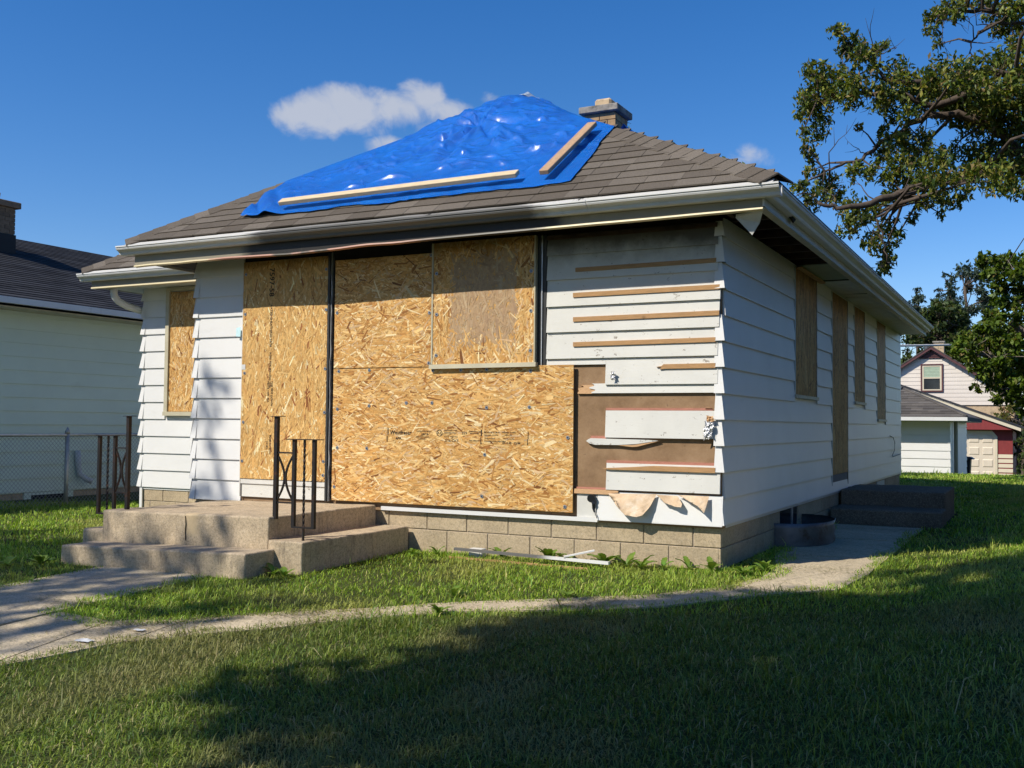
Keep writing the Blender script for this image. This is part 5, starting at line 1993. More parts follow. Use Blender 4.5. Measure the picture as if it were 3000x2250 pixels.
# ---------------------------------------------------------------- back yard: white garage
def build_garage():
    gx, gy = 0.08, 20.62
    g = thing('garage', 'white clapboard garage with a grey hipped roof in the back yard', 'garage', (-3.0, 23.6, gzf(-3, 23.6)))
    zb, zt = -1.15, 1.30
    SW = MATS['siding_white']
    w = MB().box(gx - 6.2, gx - 0.02, gy + 0.02, gy + 6.4, zb, zt).build('wall', SW, g)
    z0 = -0.074 - 5 * S8
    while z0 < zt - 0.03:
        hh = min(S8, zt - z0)
        siding_course(z0, hh, gx - 6.2, gx - 0.03, front(gy), SW, w)
        siding_course(z0, hh, gy + 0.03, gy + 6.4, side(gx), SW, w)
        MB().add([(gx - 0.05, gy - 0.019, z0), (gx + 0.019, gy - 0.019, z0), (gx + 0.019, gy + 0.05, z0), (gx - 0.05, gy - 0.006, z0 + hh), (gx + 0.006, gy - 0.006, z0 + hh), (gx + 0.006, gy + 0.05, z0 + hh)], [(0, 1, 4, 3), (1, 2, 5, 4)]).build('corner_cap', SW, w)
        z0 += S8
    ov = 0.42
    e = 1.40
    x1, x0, y0, y1 = gx + ov, gx - 6.2 - ov, gy - ov, gy + 6.4 + ov
    cx = (x0 + x1) / 2
    half = (x1 - x0) / 2
    s = 0.46
    top = e + half * s
    A = (cx, y0 + half, top)
    B = (cx, max(y1 - half, y0 + half + 0.3), top)
    m = MB().add([(x0, y0, e), (x1, y0, e), (x1, y1, e), (x0, y1, e), A, B, (x0, y0, e - .1), (x1, y0, e - .1), (x1, y1, e - .1), (x0, y1, e - .1)],
                 [(0, 1, 4), (1, 2, 5, 4), (2, 3, 5), (3, 0, 4, 5), (0, 6, 7, 1), (1, 7, 8, 2), (2, 8, 9, 3), (3, 9, 6, 0), (6, 9, 8, 7)])
    rf = m.build('roof', MATS['shingle_grey'], g)
    shingle_rows(rf, (x0, y0, e), (x1, y0, e), A, A, 24, MATS['shingle_grey'])
    # hip caps
    P0, P1 = Vector((x1, y0, e)), Vector(A)
    MB().tube([P0 + Vector((0, 0, .0)), P1 + Vector((0, 0, .0))], 0.045, 5).build('hip_cap', MATS['shingle_grey'], rf)
    MB().box(x0, x1 + 0.02, y0 - 0.10, y0 - 0.005, e - 0.10, e - 0.01).build('gutter', MATS['gutter_white'], g)
    MB().box(x0 + .02, x1 - 0.02, y0 + 0.0, gy - 0.02, zt - 0.01, zt + 0.0).build('soffit_panel', MATS['soffit_white'], g)
    MB().box(gx, x1 - 0.02, gy, y1, zt - 0.01, zt).build('soffit_panel', MATS['soffit_white'], g)
    MB().tube([(gx + 0.075, gy + 0.95, zt - 0.02), (gx + 0.075, gy + 0.95, zb)], 0.05, 6).build('downspout', MATS['fascia_paint'], g)


build_garage()


def build_red_garage():
    y = 41.0
    g = thing('garage', 'red garage with cream panelled door beyond the white garage', 'garage', (-1.5, 43.5, gzf(-1.5, 43.5)))
    zb = -1.15
    ex, ez, sl = 1.36, 1.10, 0.372
    pk = -4.0
    zp = ez + (ex - pk) * sl
    xl = 2 * pk - ex
    w = MB().prism([(1.03, zb), (1.03, ez - 0.02), (pk, zp - 0.12), (xl + .35, ez - .02), (xl + .35, zb)], XZ, y, y + 6.5).build('wall', MATS['red_paint'], g)
    # door, panel by panel
    x0, x1, z0, z1 = -2.35, 0.33, -1.15, 0.93
    d = MB().box(x0, x1, y - 0.03, y - 0.002, z0, z1).build('garage_door', MATS['cream_door'], g)
    rows, cols = 4, 5
    ph, pw = (z1 - z0) / rows, (x1 - x0) / cols
    for r in range(rows):
        for c in range(cols):
            a, b = x0 + c * pw + 0.06, x0 + (c + 1) * pw - 0.06
            p, q = z0 + r * ph + 0.09, z0 + (r + 1) * ph - 0.09
            MB().add([(a, y - 0.031, p), (b, y - 0.031, p), (b, y - 0.031, q), (a, y - 0.031, q), (a + .04, y - 0.055, p + .04), (b - .04, y - 0.055, p + .04), (b - .04, y - 0.055, q - .04), (a + .04, y - 0.055, q - .04)],
                     [(4, 5, 6, 7), (0, 1, 5, 4), (1, 2, 6, 5), (2, 3, 7, 6), (3, 0, 4, 7)]).build('door_panel', MATS['cream_door'], d)
    MB().prism([(x1, z0), (x1 + 0.11, z0), (x1 + 0.11, z1 - 0.15), (x1 - 0.1, z1 + 0.10), (x0, z1 + 0.10), (x0, z1), (x1 - 0.18, z1), (x1, z1 - 0.2)], XZ, y - 0.05, y - 0.001).build('door_frame', MATS['siding_cream'], g)
    # cream clapboards below the red board
    z = zb
    while z < -0.10:
        siding_course(z, S8, x1 + 0.115, 1.03, front(y), MATS['siding_cream'], w)
        z += S8
    # front overhang: red board over the door and cream rake
    MB().prism([(xl + .2, ez - .03), (1.15, ez - .03), (pk, zp - 0.1)], XZ, y - 0.42, y - 0.38).build('gable_board', MATS['red_paint'], g)
    MB().prism([(ex, ez - 0.09), (ex, ez + 0.06), (pk, zp + 0.06), (pk, zp - 0.11)], XZ, y - 0.50, y - 0.44).build('rake_board', MATS['siding_cream'], g)
    MB().prism([(ex + .12, ez + 0.02), (ex + .12, ez + 0.09), (pk, zp + 0.15), (xl - .12, ez + 0.09), (xl - .12, ez + .02), (pk, zp + 0.07)], XZ, y - 0.53, y + 6.9).build('roof', MATS['shingle_dark'], g)
    MB().box(ex + 0.02, ex + 0.14, y - 0.5, y + 6.9, ez - 0.06, ez + 0.03).build('gutter', MATS['maroon_trim'], g)


build_red_garage()


def build_beige_house():
    y = 49.0
    g = thing('neighbour_house', 'beige gabled house with maroon trim and an upstairs sash window', 'house', (-2.9, 54, gzf(-2.9, 54)))
    px, pz, sl = -2.88, 5.20, 0.66
    half = 4.1
    zb = -1.2
    ze = pz - half * sl
    w = MB().prism([(px - half, 2.30), (px + half, 2.30), (px + half, ze), (px, pz - 0.05), (px - half, ze)], XZ, y + 0.02, y + 9).build('wall', MATS['siding_beige'], g)
    MB().box(px - half + .05, px + half - .05, y + 0.05, y + 8.9, zb, 2.295).build('lower_wall', MATS['flue_clay'], g)
    z = 2.30
    while z < pz - 0.4:
        hw = min(half, (pz - 0.12 - z) / sl)
        hw2 = min(half, max(0.05, (pz - 0.12 - z - S8) / sl))
        # each course runs between the rakes, cut round the window
        for (a, b) in ((px - hw2, -3.40), (-2.33, px + hw2)) if 2.9 < z + 0.1 < 4.40 else ((px - hw2, px + hw2),):
            if b - a > 0.05:
                siding_course(z, S8, a, b, front(y), MATS['siding_beige'], w)
        z += S8
    # window: frame, sashes, blind
    f = MB().box(-3.30, -2.43, y - 0.02, y - 0.004, 3.07, 4.30).build('window', MATS['window_glass'], g)
    MTr, CTr = MATS['maroon_trim'], MATS['siding_cream']
    for (a, b, p, q) in ((-3.40, -3.33, 2.97, 4.40), (-2.40, -2.33, 2.97, 4.40), (-3.33, -2.40, 4.33, 4.40), (-3.33, -2.40, 2.97, 3.04)):
        MB().box(a, b, y - 0.07, y - 0.003, p, q).build('window_frame', MTr, f)
    for (a, b, p, q) in ((-3.329, -3.25, 3.041, 4.329), (-2.48, -2.401, 3.041, 4.329), (-3.25, -2.48, 4.26, 4.329), (-3.25, -2.48, 3.041, 3.10), (-3.25, -2.48, 3.65, 3.72)):
        MB().box(a, b, y - 0.05, y - 0.003, p, q).build('sash', CTr, f)
    for k in range(7):
        MB().box(-3.25, -2.48, y - 0.028, y - 0.021, 3.73 + k * 0.075, 3.795 + k * 0.075).build('blind_slat', MATS['blind_green'], f)
    # vent in the peak
    MB().prism([(px - 0.62, pz - 0.52), (px + 0.62, pz - 0.52), (px, pz - 0.10)], XZ, y - 0.06, y - 0.02).build('gable_vent', MTr, g)
    for k in range(4):
        hw = 0.5 - k * 0.12
        MB().box(px - hw, px + hw, y - 0.085, y - 0.061, pz - 0.49 + k * 0.08, pz - 0.45 + k * 0.08).build('vent_slat', MTr, g)
    # rakes and roof
    for sg in (-1, 1):
        xe = px + sg * (half + 0.25)
        zz = pz - (half + 0.25) * sl
        pr = [(px, pz - 0.06), (px, pz + 0.08), (xe, zz + 0.08), (xe, zz - 0.06)]
        MB().prism(pr, XZ, y - 0.30, y - 0.24).build('rake_board', MTr, g)
        MB().prism([(px, pz + 0.081), (px, pz + 0.14), (xe, zz + 0.14), (xe, zz + 0.081)], XZ, y - 0.32, y + 9.2).build('roof', MATS['shingle_grey'], g)
    ch = MB().box(-2.92, -2.42, y + 1.6, y + 2.1, 4.4, 5.62).build('chimney', MATS['flue_clay'], g)
    MB().box(-2.97, -2.37, y + 1.55, y + 2.15, 5.62, 5.70).build('chimney_cap', MATS['chimney_cap'], ch)
    MB().tube([(-3.22, y + 1.2, 4.9), (-3.22, y + 1.2, 5.52)], 0.10, 10).build('vent_pipe', MATS['galvanized'], g)
    # low brick garden wall stub seen right of the gable
    MB().box(px + half + .05, px + half + 0.4, y + 0.3, y + 3, zb, 2.0).build('porch_wall', MATS['flue_clay'], g)


build_beige_house()


def build_sky_blocker_house():  # added out of view to hold skylight off the shaded side wall
    """unseen brick house added across the side lawn, right of the picture"""
    h = thing('neighbour_house', 'unseen brown brick house added across the side lawn to block skylight', 'house', (10.5, 5.0, gzf(10.5, 5)))
    w = MB().box(6.6, 14.4, -1.5, 12.0, -0.4, 4.2).build('wall', MATS['brick_brown'], h)
    e, r = 4.15, 6.8
    MB().add([(6.1, -2, e), (14.9, -2, e), (14.9, 12.5, e), (6.1, 12.5, e), (10.5, 2.4, r), (10.5, 8.1, r), (6.1, -2, e - .15), (14.9, -2, e - .15), (14.9, 12.5, e - .15), (6.1, 12.5, e - .15)],
             [(0, 1, 4), (1, 2, 5, 4), (2, 3, 5), (3, 0, 4, 5), (0, 6, 7, 1), (1, 7, 8, 2), (2, 8, 9, 3), (3, 9, 6, 0), (6, 9, 8, 7)]).build('roof', MATS['shingle_dark'], h)
    for y in (0.6, 4.2, 8.4):
        f = MB().box(6.57, 6.60, y, y + 1.1, 1.0, 2.3).build('window', MATS['window_glass'], h)
        for (a, b, p, q) in ((y - .08, y, 0.92, 2.38), (y + 1.1, y + 1.18, 0.92, 2.38), (y, y + 1.1, 2.3, 2.38), (y, y + 1.1, 0.92, 1.0), (y, y + 1.1, 1.62, 1.68)):
            MB().box(6.54, 6.61, a, b, p, q).build('window_frame', MATS['paper_white'], f)


build_sky_blocker_house()


def build_bin():
    x, y = -0.13, 27.65
    zg = gzf(x, y)
    t = thing('garbage_bin', 'black wheeled bin half hidden behind the white garage', 'bin', (x, y, zg))
    P = MATS['black_plastic']
    MB().add([(x - .24, y - .26, zg + .08), (x + .24, y - .26, zg + .08), (x + .24, y + .26, zg + .08), (x - .24, y + .26, zg + .08), (x - .30, y - .34, zg + 1.15), (x + .30, y - .34, zg + 1.15), (x + .30, y + .34, zg + 1.15), (x - .30, y + .34, zg + 1.15)],
             [(3, 2, 1, 0), (4, 5, 6, 7), (0, 1, 5, 4), (1, 2, 6, 5), (2, 3, 7, 6), (3, 0, 4, 7)]).build('bin_body', P, t, bevel=0.02)
    MB().add([(x - .32, y - .37, zg + 1.15), (x + .40, y - .37, zg + 1.15), (x + .40, y + .37, zg + 1.15), (x - .32, y + .37, zg + 1.15), (x - .28, y - .3, zg + 1.24), (x + .30, y - .3, zg + 1.22), (x + .30, y + .3, zg + 1.22), (x - .28, y + .3, zg + 1.24)],
             [(3, 2, 1, 0), (4, 5, 6, 7), (0, 1, 5, 4), (1, 2, 6, 5), (2, 3, 7, 6), (3, 0, 4, 7)]).build('lid', P, t)
    for dy in (-.2, .2):
        MB().tube([(x + .26, y + dy - .03, zg + .10), (x + .26, y + dy + .03, zg + .10)], 0.10, 12).build('wheel', P, t)


build_bin()


def build_wire():
    a, b = at(2500, 1013, 27.0), at(3300, 975, 34.0)
    pts = []
    for i in range(17):
        t = i / 16
        p = a.lerp(b, t)
        p.z -= 0.5 * 4 * t * (1 - t) * 0.25
        pts.append(p)
    t = MB().tube(pts, 0.030, 6).build('overhead_cable', MATS['soffit_white'], None)
    tag(t, 'pale overhead service cable strung above the white garage roof', 'cable')


build_wire()


# ---------------------------------------------------------------- trees
GREEN_A = [((0.125, 0.165, 0.022), 5), ((0.180, 0.210, 0.034), 4), ((0.055, 0.095, 0.018), 4), ((0.240, 0.230, 0.042), 3.2), ((0.27, 0.20, 0.085), 1.7), ((0.065, 0.11, 0.035), 2)]
GREEN_B = [((0.095, 0.155, 0.018), 5), ((0.140, 0.200, 0.026), 4), ((0.055, 0.098, 0.016), 4), ((0.170, 0.190, 0.030), 1.4), ((0.24, 0.17, 0.05), 0.25)]
GREEN_SP = [((0.050, 0.080, 0.055), 4), ((0.070, 0.100, 0.062), 3), ((0.095, 0.125, 0.085), 2), ((0.035, 0.058, 0.034), 3)]
GREEN_D = [((0.040, 0.070, 0.018), 4), ((0.065, 0.095, 0.022), 3), ((0.085, 0.115, 0.030), 2), ((0.13, 0.12, 0.035), 0.8)]


def leaf_mesh(name, centres, radii, counts, size, pal, seed, aspect=0.42, droop=0.5, squash=0.8, shell=0.55, var=0.16):
    r = np.random.default_rng(seed)
    cols = np.array([p[0] for p in pal])
    wt = np.array([p[1] for p in pal], dtype=float)
    wt /= wt.sum()
    P, Csel = [], []
    for c, rd, n in zip(centres, radii, counts):
        n = int(n)
        d = r.normal(size=(n, 3))
        d /= np.linalg.norm(d, axis=1)[:, None]
        rr = rd * (shell + (1 - shell) * r.random(n)) ** 1.0
        rr = np.where(r.random(n) < 0.3, rd * r.random(n) ** 0.5, rr) * (1 + 0.35 * (r.random(n) ** 4))
        p = d * rr[:, None]
        p[:, 2] *= squash
        # twigs: pull leaves towards a few lines so that the clump is not a ball
        k = max(3, n // 14)
        tw = r.normal(size=(k, 3))
        tw /= np.linalg.norm(tw, axis=1)[:, None]
        a = tw[r.integers(0, k, n)] * (rd * (0.35 + 0.9 * r.random(n)))[:, None]
        m = r.random(n) < 0.6
        p[m] = a[m] + r.normal(0, rd * 0.13, size=(m.sum(), 3))
        P.append(p + np.array(c))
        tone = r.normal(0, 0.10)
        ci = r.choice(len(cols), n, p=wt)
        Csel.append(cols[ci] * np.clip(r.normal(1 + tone, var, n), 0.5, 1.6)[:, None])
    P = np.concatenate(P)
    Cc = np.concatenate(Csel)
    n = len(P)
    ax = r.normal(size=(n, 3))
    ax[:, 2] -= droop
    ax /= np.linalg.norm(ax, axis=1)[:, None]
    up = r.normal(size=(n, 3)) * 0.8
    up[:, 2] += 1.0
    sd = np.cross(ax, up)
    sd /= np.linalg.norm(sd, axis=1)[:, None] + 1e-9
    nm = np.cross(sd, ax)
    L = (size * r.uniform(0.65, 1.25, n))[:, None]
    W = L * aspect
    base = P - ax * L * 0.5
    tip = P + ax * L * 0.5 - nm * L * 0.10
    le = P + sd * W * 0.5 + nm * W * 0.22
    ri = P - sd * W * 0.5 + nm * W * 0.22
    V = np.stack([base, le, tip, ri], 1).reshape(-1, 3)
    F = np.arange(n * 4, dtype=np.int32)
    return np_mesh(name, V, F, 4, np.repeat(Cc, 4, axis=0))


def make_tree(name, label, base, trunk_top, r0, clusters, size, pal, seed, bark='bark', limb_r=0.05, group=None, dens=150, aspect=0.42, droop=0.5, main=None, twig=True, squash=0.85, bare=0):
    """clusters: list of (centre, radius). Limbs run from the trunk to groups of clusters."""
    base = Vector(base)
    top = Vector(trunk_top)
    t = thing(name, label, 'tree', base, group)
    rnd = random.Random(seed)
    tr = MB()
    n = 8
    pts = [base - Vector((0, 0, 0.2))]
    for i in range(1, n + 1):
        q = i / n
        p = base.lerp(top, q)
        p += Vector((rnd.uniform(-1, 1), rnd.uniform(-1, 1), 0)) * r0 * 0.5 * (q if i < n else 0)
        pts.append(p)
    radii = [r0 * (1.15 - 0.55 * i / n) for i in range(n + 1)]
    tr.tube(pts, radii, 9)
    limbs = []
    # main limbs
    for (a, bpts, ra, rb) in (main or []):
        P = [Vector(a)] + [Vector(b) for b in bpts]
        # smooth a little
        fine = []
        for i in range(len(P) - 1):
            for k in range(4):
                q = k / 4
                p = P[i].lerp(P[i + 1], q)
                p += Vector((rnd.uniform(-1, 1), rnd.uniform(-1, 1), rnd.uniform(-1, 1))) * 0.04
                fine.append(p)
        fine.append(P[-1])
        m = len(fine)
        tr.tube(fine, [ra + (rb - ra) * i / (m - 1) for i in range(m)], 7)
        limbs += fine
    anchors = limbs + pts[n // 2:]
    if twig:
        for (c, rd) in clusters:
            c = Vector(c)
            a = min(anchors, key=lambda q: (q - c).length + rnd.uniform(0, 0.5))
            d = c - a
            L = d.length
            if L < 0.05:
                continue
            mid = a.lerp(c, 0.5) + Vector((rnd.uniform(-1, 1), rnd.uniform(-1, 1), rnd.uniform(-.3, 1))) * L * 0.12
            rr = min(limb_r, 0.012 + 0.018 * L)
            tr.tube([a, a.lerp(mid, 0.55), mid, mid.lerp(c, 0.6), c], [rr, rr * .85, rr * .65, rr * .45, rr * .25], 5, cap=False)
            for k in range(4):
                dv = Vector((rnd.gauss(0, 1), rnd.gauss(0, 1), rnd.gauss(0, 0.8))).normalized() * rd * 1.0
                s0 = a.lerp(c, rnd.uniform(0.6, 1.0))
                tr.tube([s0, s0 + dv * 0.55 + Vector((0, 0, .02)), s0 + dv], [rr * .35, rr * .22, 0.003], 4, cap=False)
    # bare dead twigs
    for k in range(bare):
        a = rnd.choice(limbs) if limbs else pts[-1]
        p = a.copy()
        d = Vector((rnd.gauss(-0.5, 1), rnd.gauss(-.3, 1), rnd.gauss(0, 0.7))).normalized()
        ptsb = [p.copy()]
        for q in range(6):
            d = (d + Vector((rnd.gauss(0, .35), rnd.gauss(0, .35), rnd.gauss(0, .35)))).normalized()
            p = p + d * 0.16
            ptsb.append(p.copy())
            if q in (2, 4):
                d2 = (d + Vector((rnd.gauss(0, .8), rnd.gauss(0, .8), rnd.gauss(0, .8)))).normalized()
                tr.tube([p, p + d2 * 0.15, p + d2 * 0.3 + Vector((0, 0, .04))], [0.006, 0.004, 0.002], 4, cap=False)
        tr.tube(ptsb, [0.013 * (1 - .13 * i) for i in range(7)], 4, cap=False)
    tr.build('trunk', MATS[bark], t, smooth=True)
    counts = [max(8, dens * (rd / 0.3) ** 2) for c, rd in clusters]
    me = leaf_mesh('crown', [tuple(c) for c, rd in clusters], [rd for c, rd in clusters], counts, size, pal, seed + 5, aspect, droop, squash)
    cr = link('crown', me, MATS['leaves'], t)
    cr['kind'] = 'stuff'
    return t


def build_trees():
    rnd = random.Random(42)
    # -- tall tree reaching in from the right, seen against the sky
    Z = [(440, 200, 55), (400, 170, 35), (520, 270, 75), (680, 290, 50), (720, 270, 35), (560, 330, 75), (460, 300, 60), (620, 330, 60),
         (290, 440, 85), (250, 400, 45), (380, 470, 90), (300, 580, 105), (220, 680, 65), (250, 620, 85), (420, 560, 95), (500, 600, 80), (330, 690, 75), (300, 800, 75), (240, 890, 50), (210, 800, 40), (260, 960, 50), (560, 530, 90), (640, 440, 55), (480, 480, 80),
         (760, 420, 80), (740, 560, 105), (660, 570, 70), (840, 500, 95), (900, 600, 100), (860, 690, 70), (930, 520, 80), (1050, 440, 105), (1150, 440, 105), (1250, 440, 105), (1000, 540, 90), (1100, 560, 120), (1200, 600, 130), (1300, 560, 130), (1420, 470, 130), (1500, 560, 120), (1350, 680, 140), (1450, 700, 140), (1500, 850, 130), (1250, 760, 110), (1150, 690, 110), (1400, 380, 80), (1480, 330, 80), (1040, 650, 80),
         (700, 800, 45), (760, 850, 80), (850, 870, 85), (700, 930, 75), (950, 850, 70), (900, 960, 90), (800, 1000, 100), (1000, 960, 95), (1100, 930, 70), (700, 640, 60), (750, 700, 60),
         (1250, 950, 110), (1350, 950, 120), (1480, 1000, 130), (1300, 1080, 110), (1420, 1100, 110), (1500, 1150, 70), (1050, 1080, 105), (950, 1080, 90), (1150, 1100, 90), (1030, 1220, 75), (950, 1230, 70), (1130, 1240, 55), (1200, 1180, 50), (1050, 1300, 35),
         (760, 1080, 85), (650, 1050, 70), (530, 1050, 60), (350, 1120, 85), (200, 1150, 65), (280, 1200, 75), (400, 1180, 75), (500, 1270, 85), (480, 1380, 75), (560, 1330, 75), (640, 1290, 55), (700, 1240, 55), (760, 1190, 55), (870, 1130, 65), (880, 1320, 45), (550, 1020, 50),
         (720, 1400, 75), (640, 1450, 55), (780, 1440, 55), (700, 1530, 75), (730, 1600, 55), (610, 1490, 45), (690, 1630, 55), (260, 1040, 45), (550, 770, 30),
         (1040, 90, 65), (1000, 190, 55), (1030, 270, 35), (970, 110, 40), (1100, 50, 85), (1150, 110, 45), (1200, 20, 55), (1300, 20, 65), (1420, 70, 85), (1480, 150, 85), (1500, 30, 85), (1400, 200, 50), (1330, 110, 35), (1500, 250, 60), (1550, 420, 110), (1550, 700, 120), (1560, 950, 110)]
    cl = []
    for (zx, zy, r) in Z:
        u, v = 2250 + zx / 2.073, zy / 2.073
        if zx > 900 and zy > 1000:
            dp = 17.8
        elif zy < 330 and zx > 900:
            dp = 20.5
        else:
            dp = 19.2
        dp += rnd.gauss(0, 0.55)
        cl.append((at(u, v, dp), r * 0.97 / 2.073 / 3020 * dp))
    for k in range(46):           # the part of the crown outside the picture
        u, v = rnd.uniform(3020, 3750), rnd.uniform(-500, 620)
        dp = 19.5 + rnd.gauss(0, 1.8)
        cl.append((at(u, v, dp), rnd.uniform(0.35, 0.6)))
    for k in range(20):
        u, v = rnd.uniform(2850, 3600), rnd.uniform(-700, -30)
        cl.append((at(u, v, 20 + rnd.gauss(0, 1.2)), rnd.uniform(0.35, 0.6)))
    b = at(3420, 1250, 19.5)
    b.z = gzf(b.x, b.y)
    top = at(3380, 150, 19.5)
    A = lambda zx, zy, d=19.2: at(2250 + zx / 2.073, zy / 2.073, d)
    j = at(3400, 620, 19.5)
    j2 = at(3390, 380, 19.5)
    main = [(j, [A(1700, 1060), A(1500, 1010), A(1250, 1060), A(1000, 1110), A(860, 1150, 18.6), A(700, 1215, 18.2), A(580, 1250, 18), A(430, 1260, 18), A(300, 1230, 18)], 0.136, 0.028),
            (j, [A(1650, 960), A(1500, 900), A(1440, 830), A(1350, 760), A(1150, 700), A(1000, 690), A(850, 760), A(700, 870), A(560, 960), A(400, 1020), A(330, 1060)], 0.124, 0.014),
            (j2, [A(1750, 620), A(1500, 560), A(1250, 560), A(1000, 650), A(800, 560), A(650, 570), A(450, 590), A(280, 600)], 0.105, 0.020),
            (j2, [A(1700, 480), A(1350, 430), A(1000, 500), A(740, 500), A(660, 420), A(600, 350), A(440, 220)], 0.087, 0.012),
            (top, [A(1650, 60, 20.5), A(1400, 70, 20.5), A(1200, 60, 20.5), A(1050, 90, 20.5), A(1010, 200, 20.5)], 0.068, 0.012),
            (top, [A(1600, 130, 20.5), A(1380, 150, 20.5), A(1280, 190, 20.5), A(1230, 260, 20.5), A(1220, 330, 20.5)], 0.043, 0.010),
            (A(860, 1150, 18.6), [A(760, 1250, 18.2), A(660, 1320, 18), A(700, 1450, 18), A(720, 1600, 18)], 0.031, 0.010)]
    make_tree('shade_tree', 'tall leafy tree with bare twigs and yellowing seed clusters reaching over the back yard', b, top, 0.33, cl, 0.115, GREEN_A, 1, 'bark', 0.05, dens=330, main=main, droop=0.7, bare=46)

    # -- green maple overhanging the garages at the right edge
    Z = []
    for row in ((40, (800, 880, 960, 1040)), (130, (830, 920, 1010, 1080)), (230, (870, 950, 1040)), (330, (890, 970, 1050)), (420, (850, 930, 1020)), (510, (800, 890, 980, 1060)),
                (590, (640, 720, 810, 900, 1000)), (660, (610, 690, 780, 870, 960, 1050)), (740, (720, 800, 890, 980, 1060)), (820, (790, 870, 960, 1050)), (900, (850, 930, 1020)), (970, (900, 970, 1050))):
        for zx in row[1]:
            Z.append((zx + rnd.uniform(-14, 14), row[0] + rnd.uniform(-14, 14), rnd.uniform(52, 68)))
    Z += [(725, 905, 26), (745, 935, 22), (700, 925, 14), (890, 1000, 30), (870, 1025, 18), (760, 30, 40), (575, 620, 22), (590, 690, 24), (650, 720, 30)]
    cl = []
    for (zx, zy, r) in Z:
        dp = 16.5 + rnd.gauss(0, 0.6)
        cl.append((at(2550 + zx / 2.369, 750 + zy / 2.369, dp), r / 2.369 / 3020 * dp))
    for k in range(50):
        dp = 16.8 + rnd.gauss(0, 1.3)
        cl.append((at(rnd.uniform(3005, 3650), rnd.uniform(560, 1230), dp), rnd.uniform(0.15, 0.4)))
    b = at(3380, 1300, 17.0)
    b.z = gzf(b.x, b.y)
    top = at(3360, 700, 17.0)
    B = lambda zx, zy, d=16.6: at(2550 + zx / 2.369, 750 + zy / 2.369, d)
    main = [(b.lerp(top, .7), [B(1350, 620), B(1060, 530), B(980, 480), B(1010, 360), B(1030, 290)], 0.10, 0.015), (b.lerp(top, .6), [B(1300, 760), B(1000, 720), B(800, 680), B(640, 670)], 0.09, 0.012),
            (b.lerp(top, .5), [B(1300, 900), B(1050, 900), B(900, 960)], 0.06, 0.01), (top, [B(1300, 200), B(1000, 120), B(850, 60)], 0.08, 0.012)]
    make_tree('maple_tree', 'bright green maple whose low branches hang over the red garage', b, top, 0.20, cl, 0.095, GREEN_B, 2, 'bark_pale', 0.010, dens=800, main=main, aspect=0.55, droop=0.35)

    # -- trees far behind the beige house
    def far_tree(name, label, pts, dp, base_u, size, pal, seed, dens, bark='bark', group='trees behind the beige house', ratio=0.42):
        cl = []
        for (zx, zy, r) in pts:
            d = dp + rnd.gauss(0, 1.2)
            cl.append((at(2550 + zx / 2.369, 750 + zy / 2.369, d), r / 2.369 / 3020 * d))
        b = at(base_u, 1250, dp)
        b.z = gzf(b.x, b.y)
        hi = max(cl, key=lambda q: q[0].z)[0]
        tp = Vector((b.x + (hi.x - b.x) * 0.7, b.y, hi.z * 0.9))
        make_tree(name, label, b, tp, 0.15, cl, size * 0.85, pal, seed, bark, 0.035, group, dens=dens * 9, aspect=ratio, droop=0.2)
    sp = []
    for k in range(60):
        q = rnd.random()
        zy = 115 + q * 520
        hw = 25 + q * 190
        sp.append((545 + rnd.uniform(-1, 1) * hw, zy, 22 + q * 26))
    far_tree('spruce_tree', 'tall bluish conifer rising behind the beige gabled house', sp, 64, 2550 + 545 / 2.369, 0.42, GREEN_SP, 3, 5.5, ratio=0.25)
    lf = [(320 + rnd.gauss(0, 24), rnd.uniform(225, 380), rnd.uniform(20, 34)) for k in range(16)]
    far_tree('poplar_tree', 'small grey-green tree top beside the tall conifer', lf, 70, 2550 + 320 / 2.369, 0.34, GREEN_SP, 4, 5.5)
    pb = [(rnd.uniform(620, 860), rnd.uniform(90, 520), rnd.uniform(28, 46)) for k in range(38)]
    far_tree('poplar_tree', 'silvery broad-leaved tree between the conifer and the maple', pb, 68, 2550 + 730 / 2.369, 0.36, GREEN_SP, 6, 5.5)
    dk = [(rnd.uniform(215, 660), rnd.uniform(470, 760), rnd.uniform(30, 50)) for k in range(60)] + [(rnd.uniform(380, 660), rnd.uniform(340, 520), rnd.uniform(30, 46)) for k in range(34)]
    far_tree('broadleaf_tree', 'dark green broad-leaved tree directly behind the beige roof', dk, 61, 2550 + 430 / 2.369, 0.40, GREEN_D, 5, 5.0)
    dk2 = [(rnd.uniform(600, 1060), rnd.uniform(520, 940), rnd.uniform(30, 50)) for k in range(60)]
    far_tree('broadleaf_tree', 'shadowy broad-leaved tree right of the beige gable', dk2, 58, 2550 + 860 / 2.369, 0.40, GREEN_D, 8, 5.0)
    # yellowing bush and dark shrub beside the red garage
    yb = [(rnd.uniform(880, 1075), rnd.uniform(1040, 1180), rnd.uniform(22, 36)) for k in range(26)]
    far_tree('small_tree', 'yellowing small tree beside the roof of the red garage', yb, 50, 2550 + 1040 / 2.369, 0.30, [((0.16, 0.15, 0.03), 3), ((0.10, 0.13, 0.03), 3), ((0.22, 0.12, 0.05), 1)], 9, 5.0, group=None)
    ds = [(rnd.uniform(1010, 1110), rnd.uniform(1200, 1540), rnd.uniform(18, 30)) for k in range(40)]
    far_tree('dark_shrub', 'dark shrub growing against the right wall of the red garage', ds, 43.5, 2550 + 1060 / 2.369, 0.26, GREEN_D, 10, 6.0, group=None)
    # -- sapling behind the roof: only its tips show over the hip
    tips = [(1832, 358, 15), (1838, 380, 12), (1962, 425, 11), (2022, 445, 10), (2052, 452, 13), (2083, 463, 9), (1905, 440, 14), (1990, 470, 14)]
    cl = []
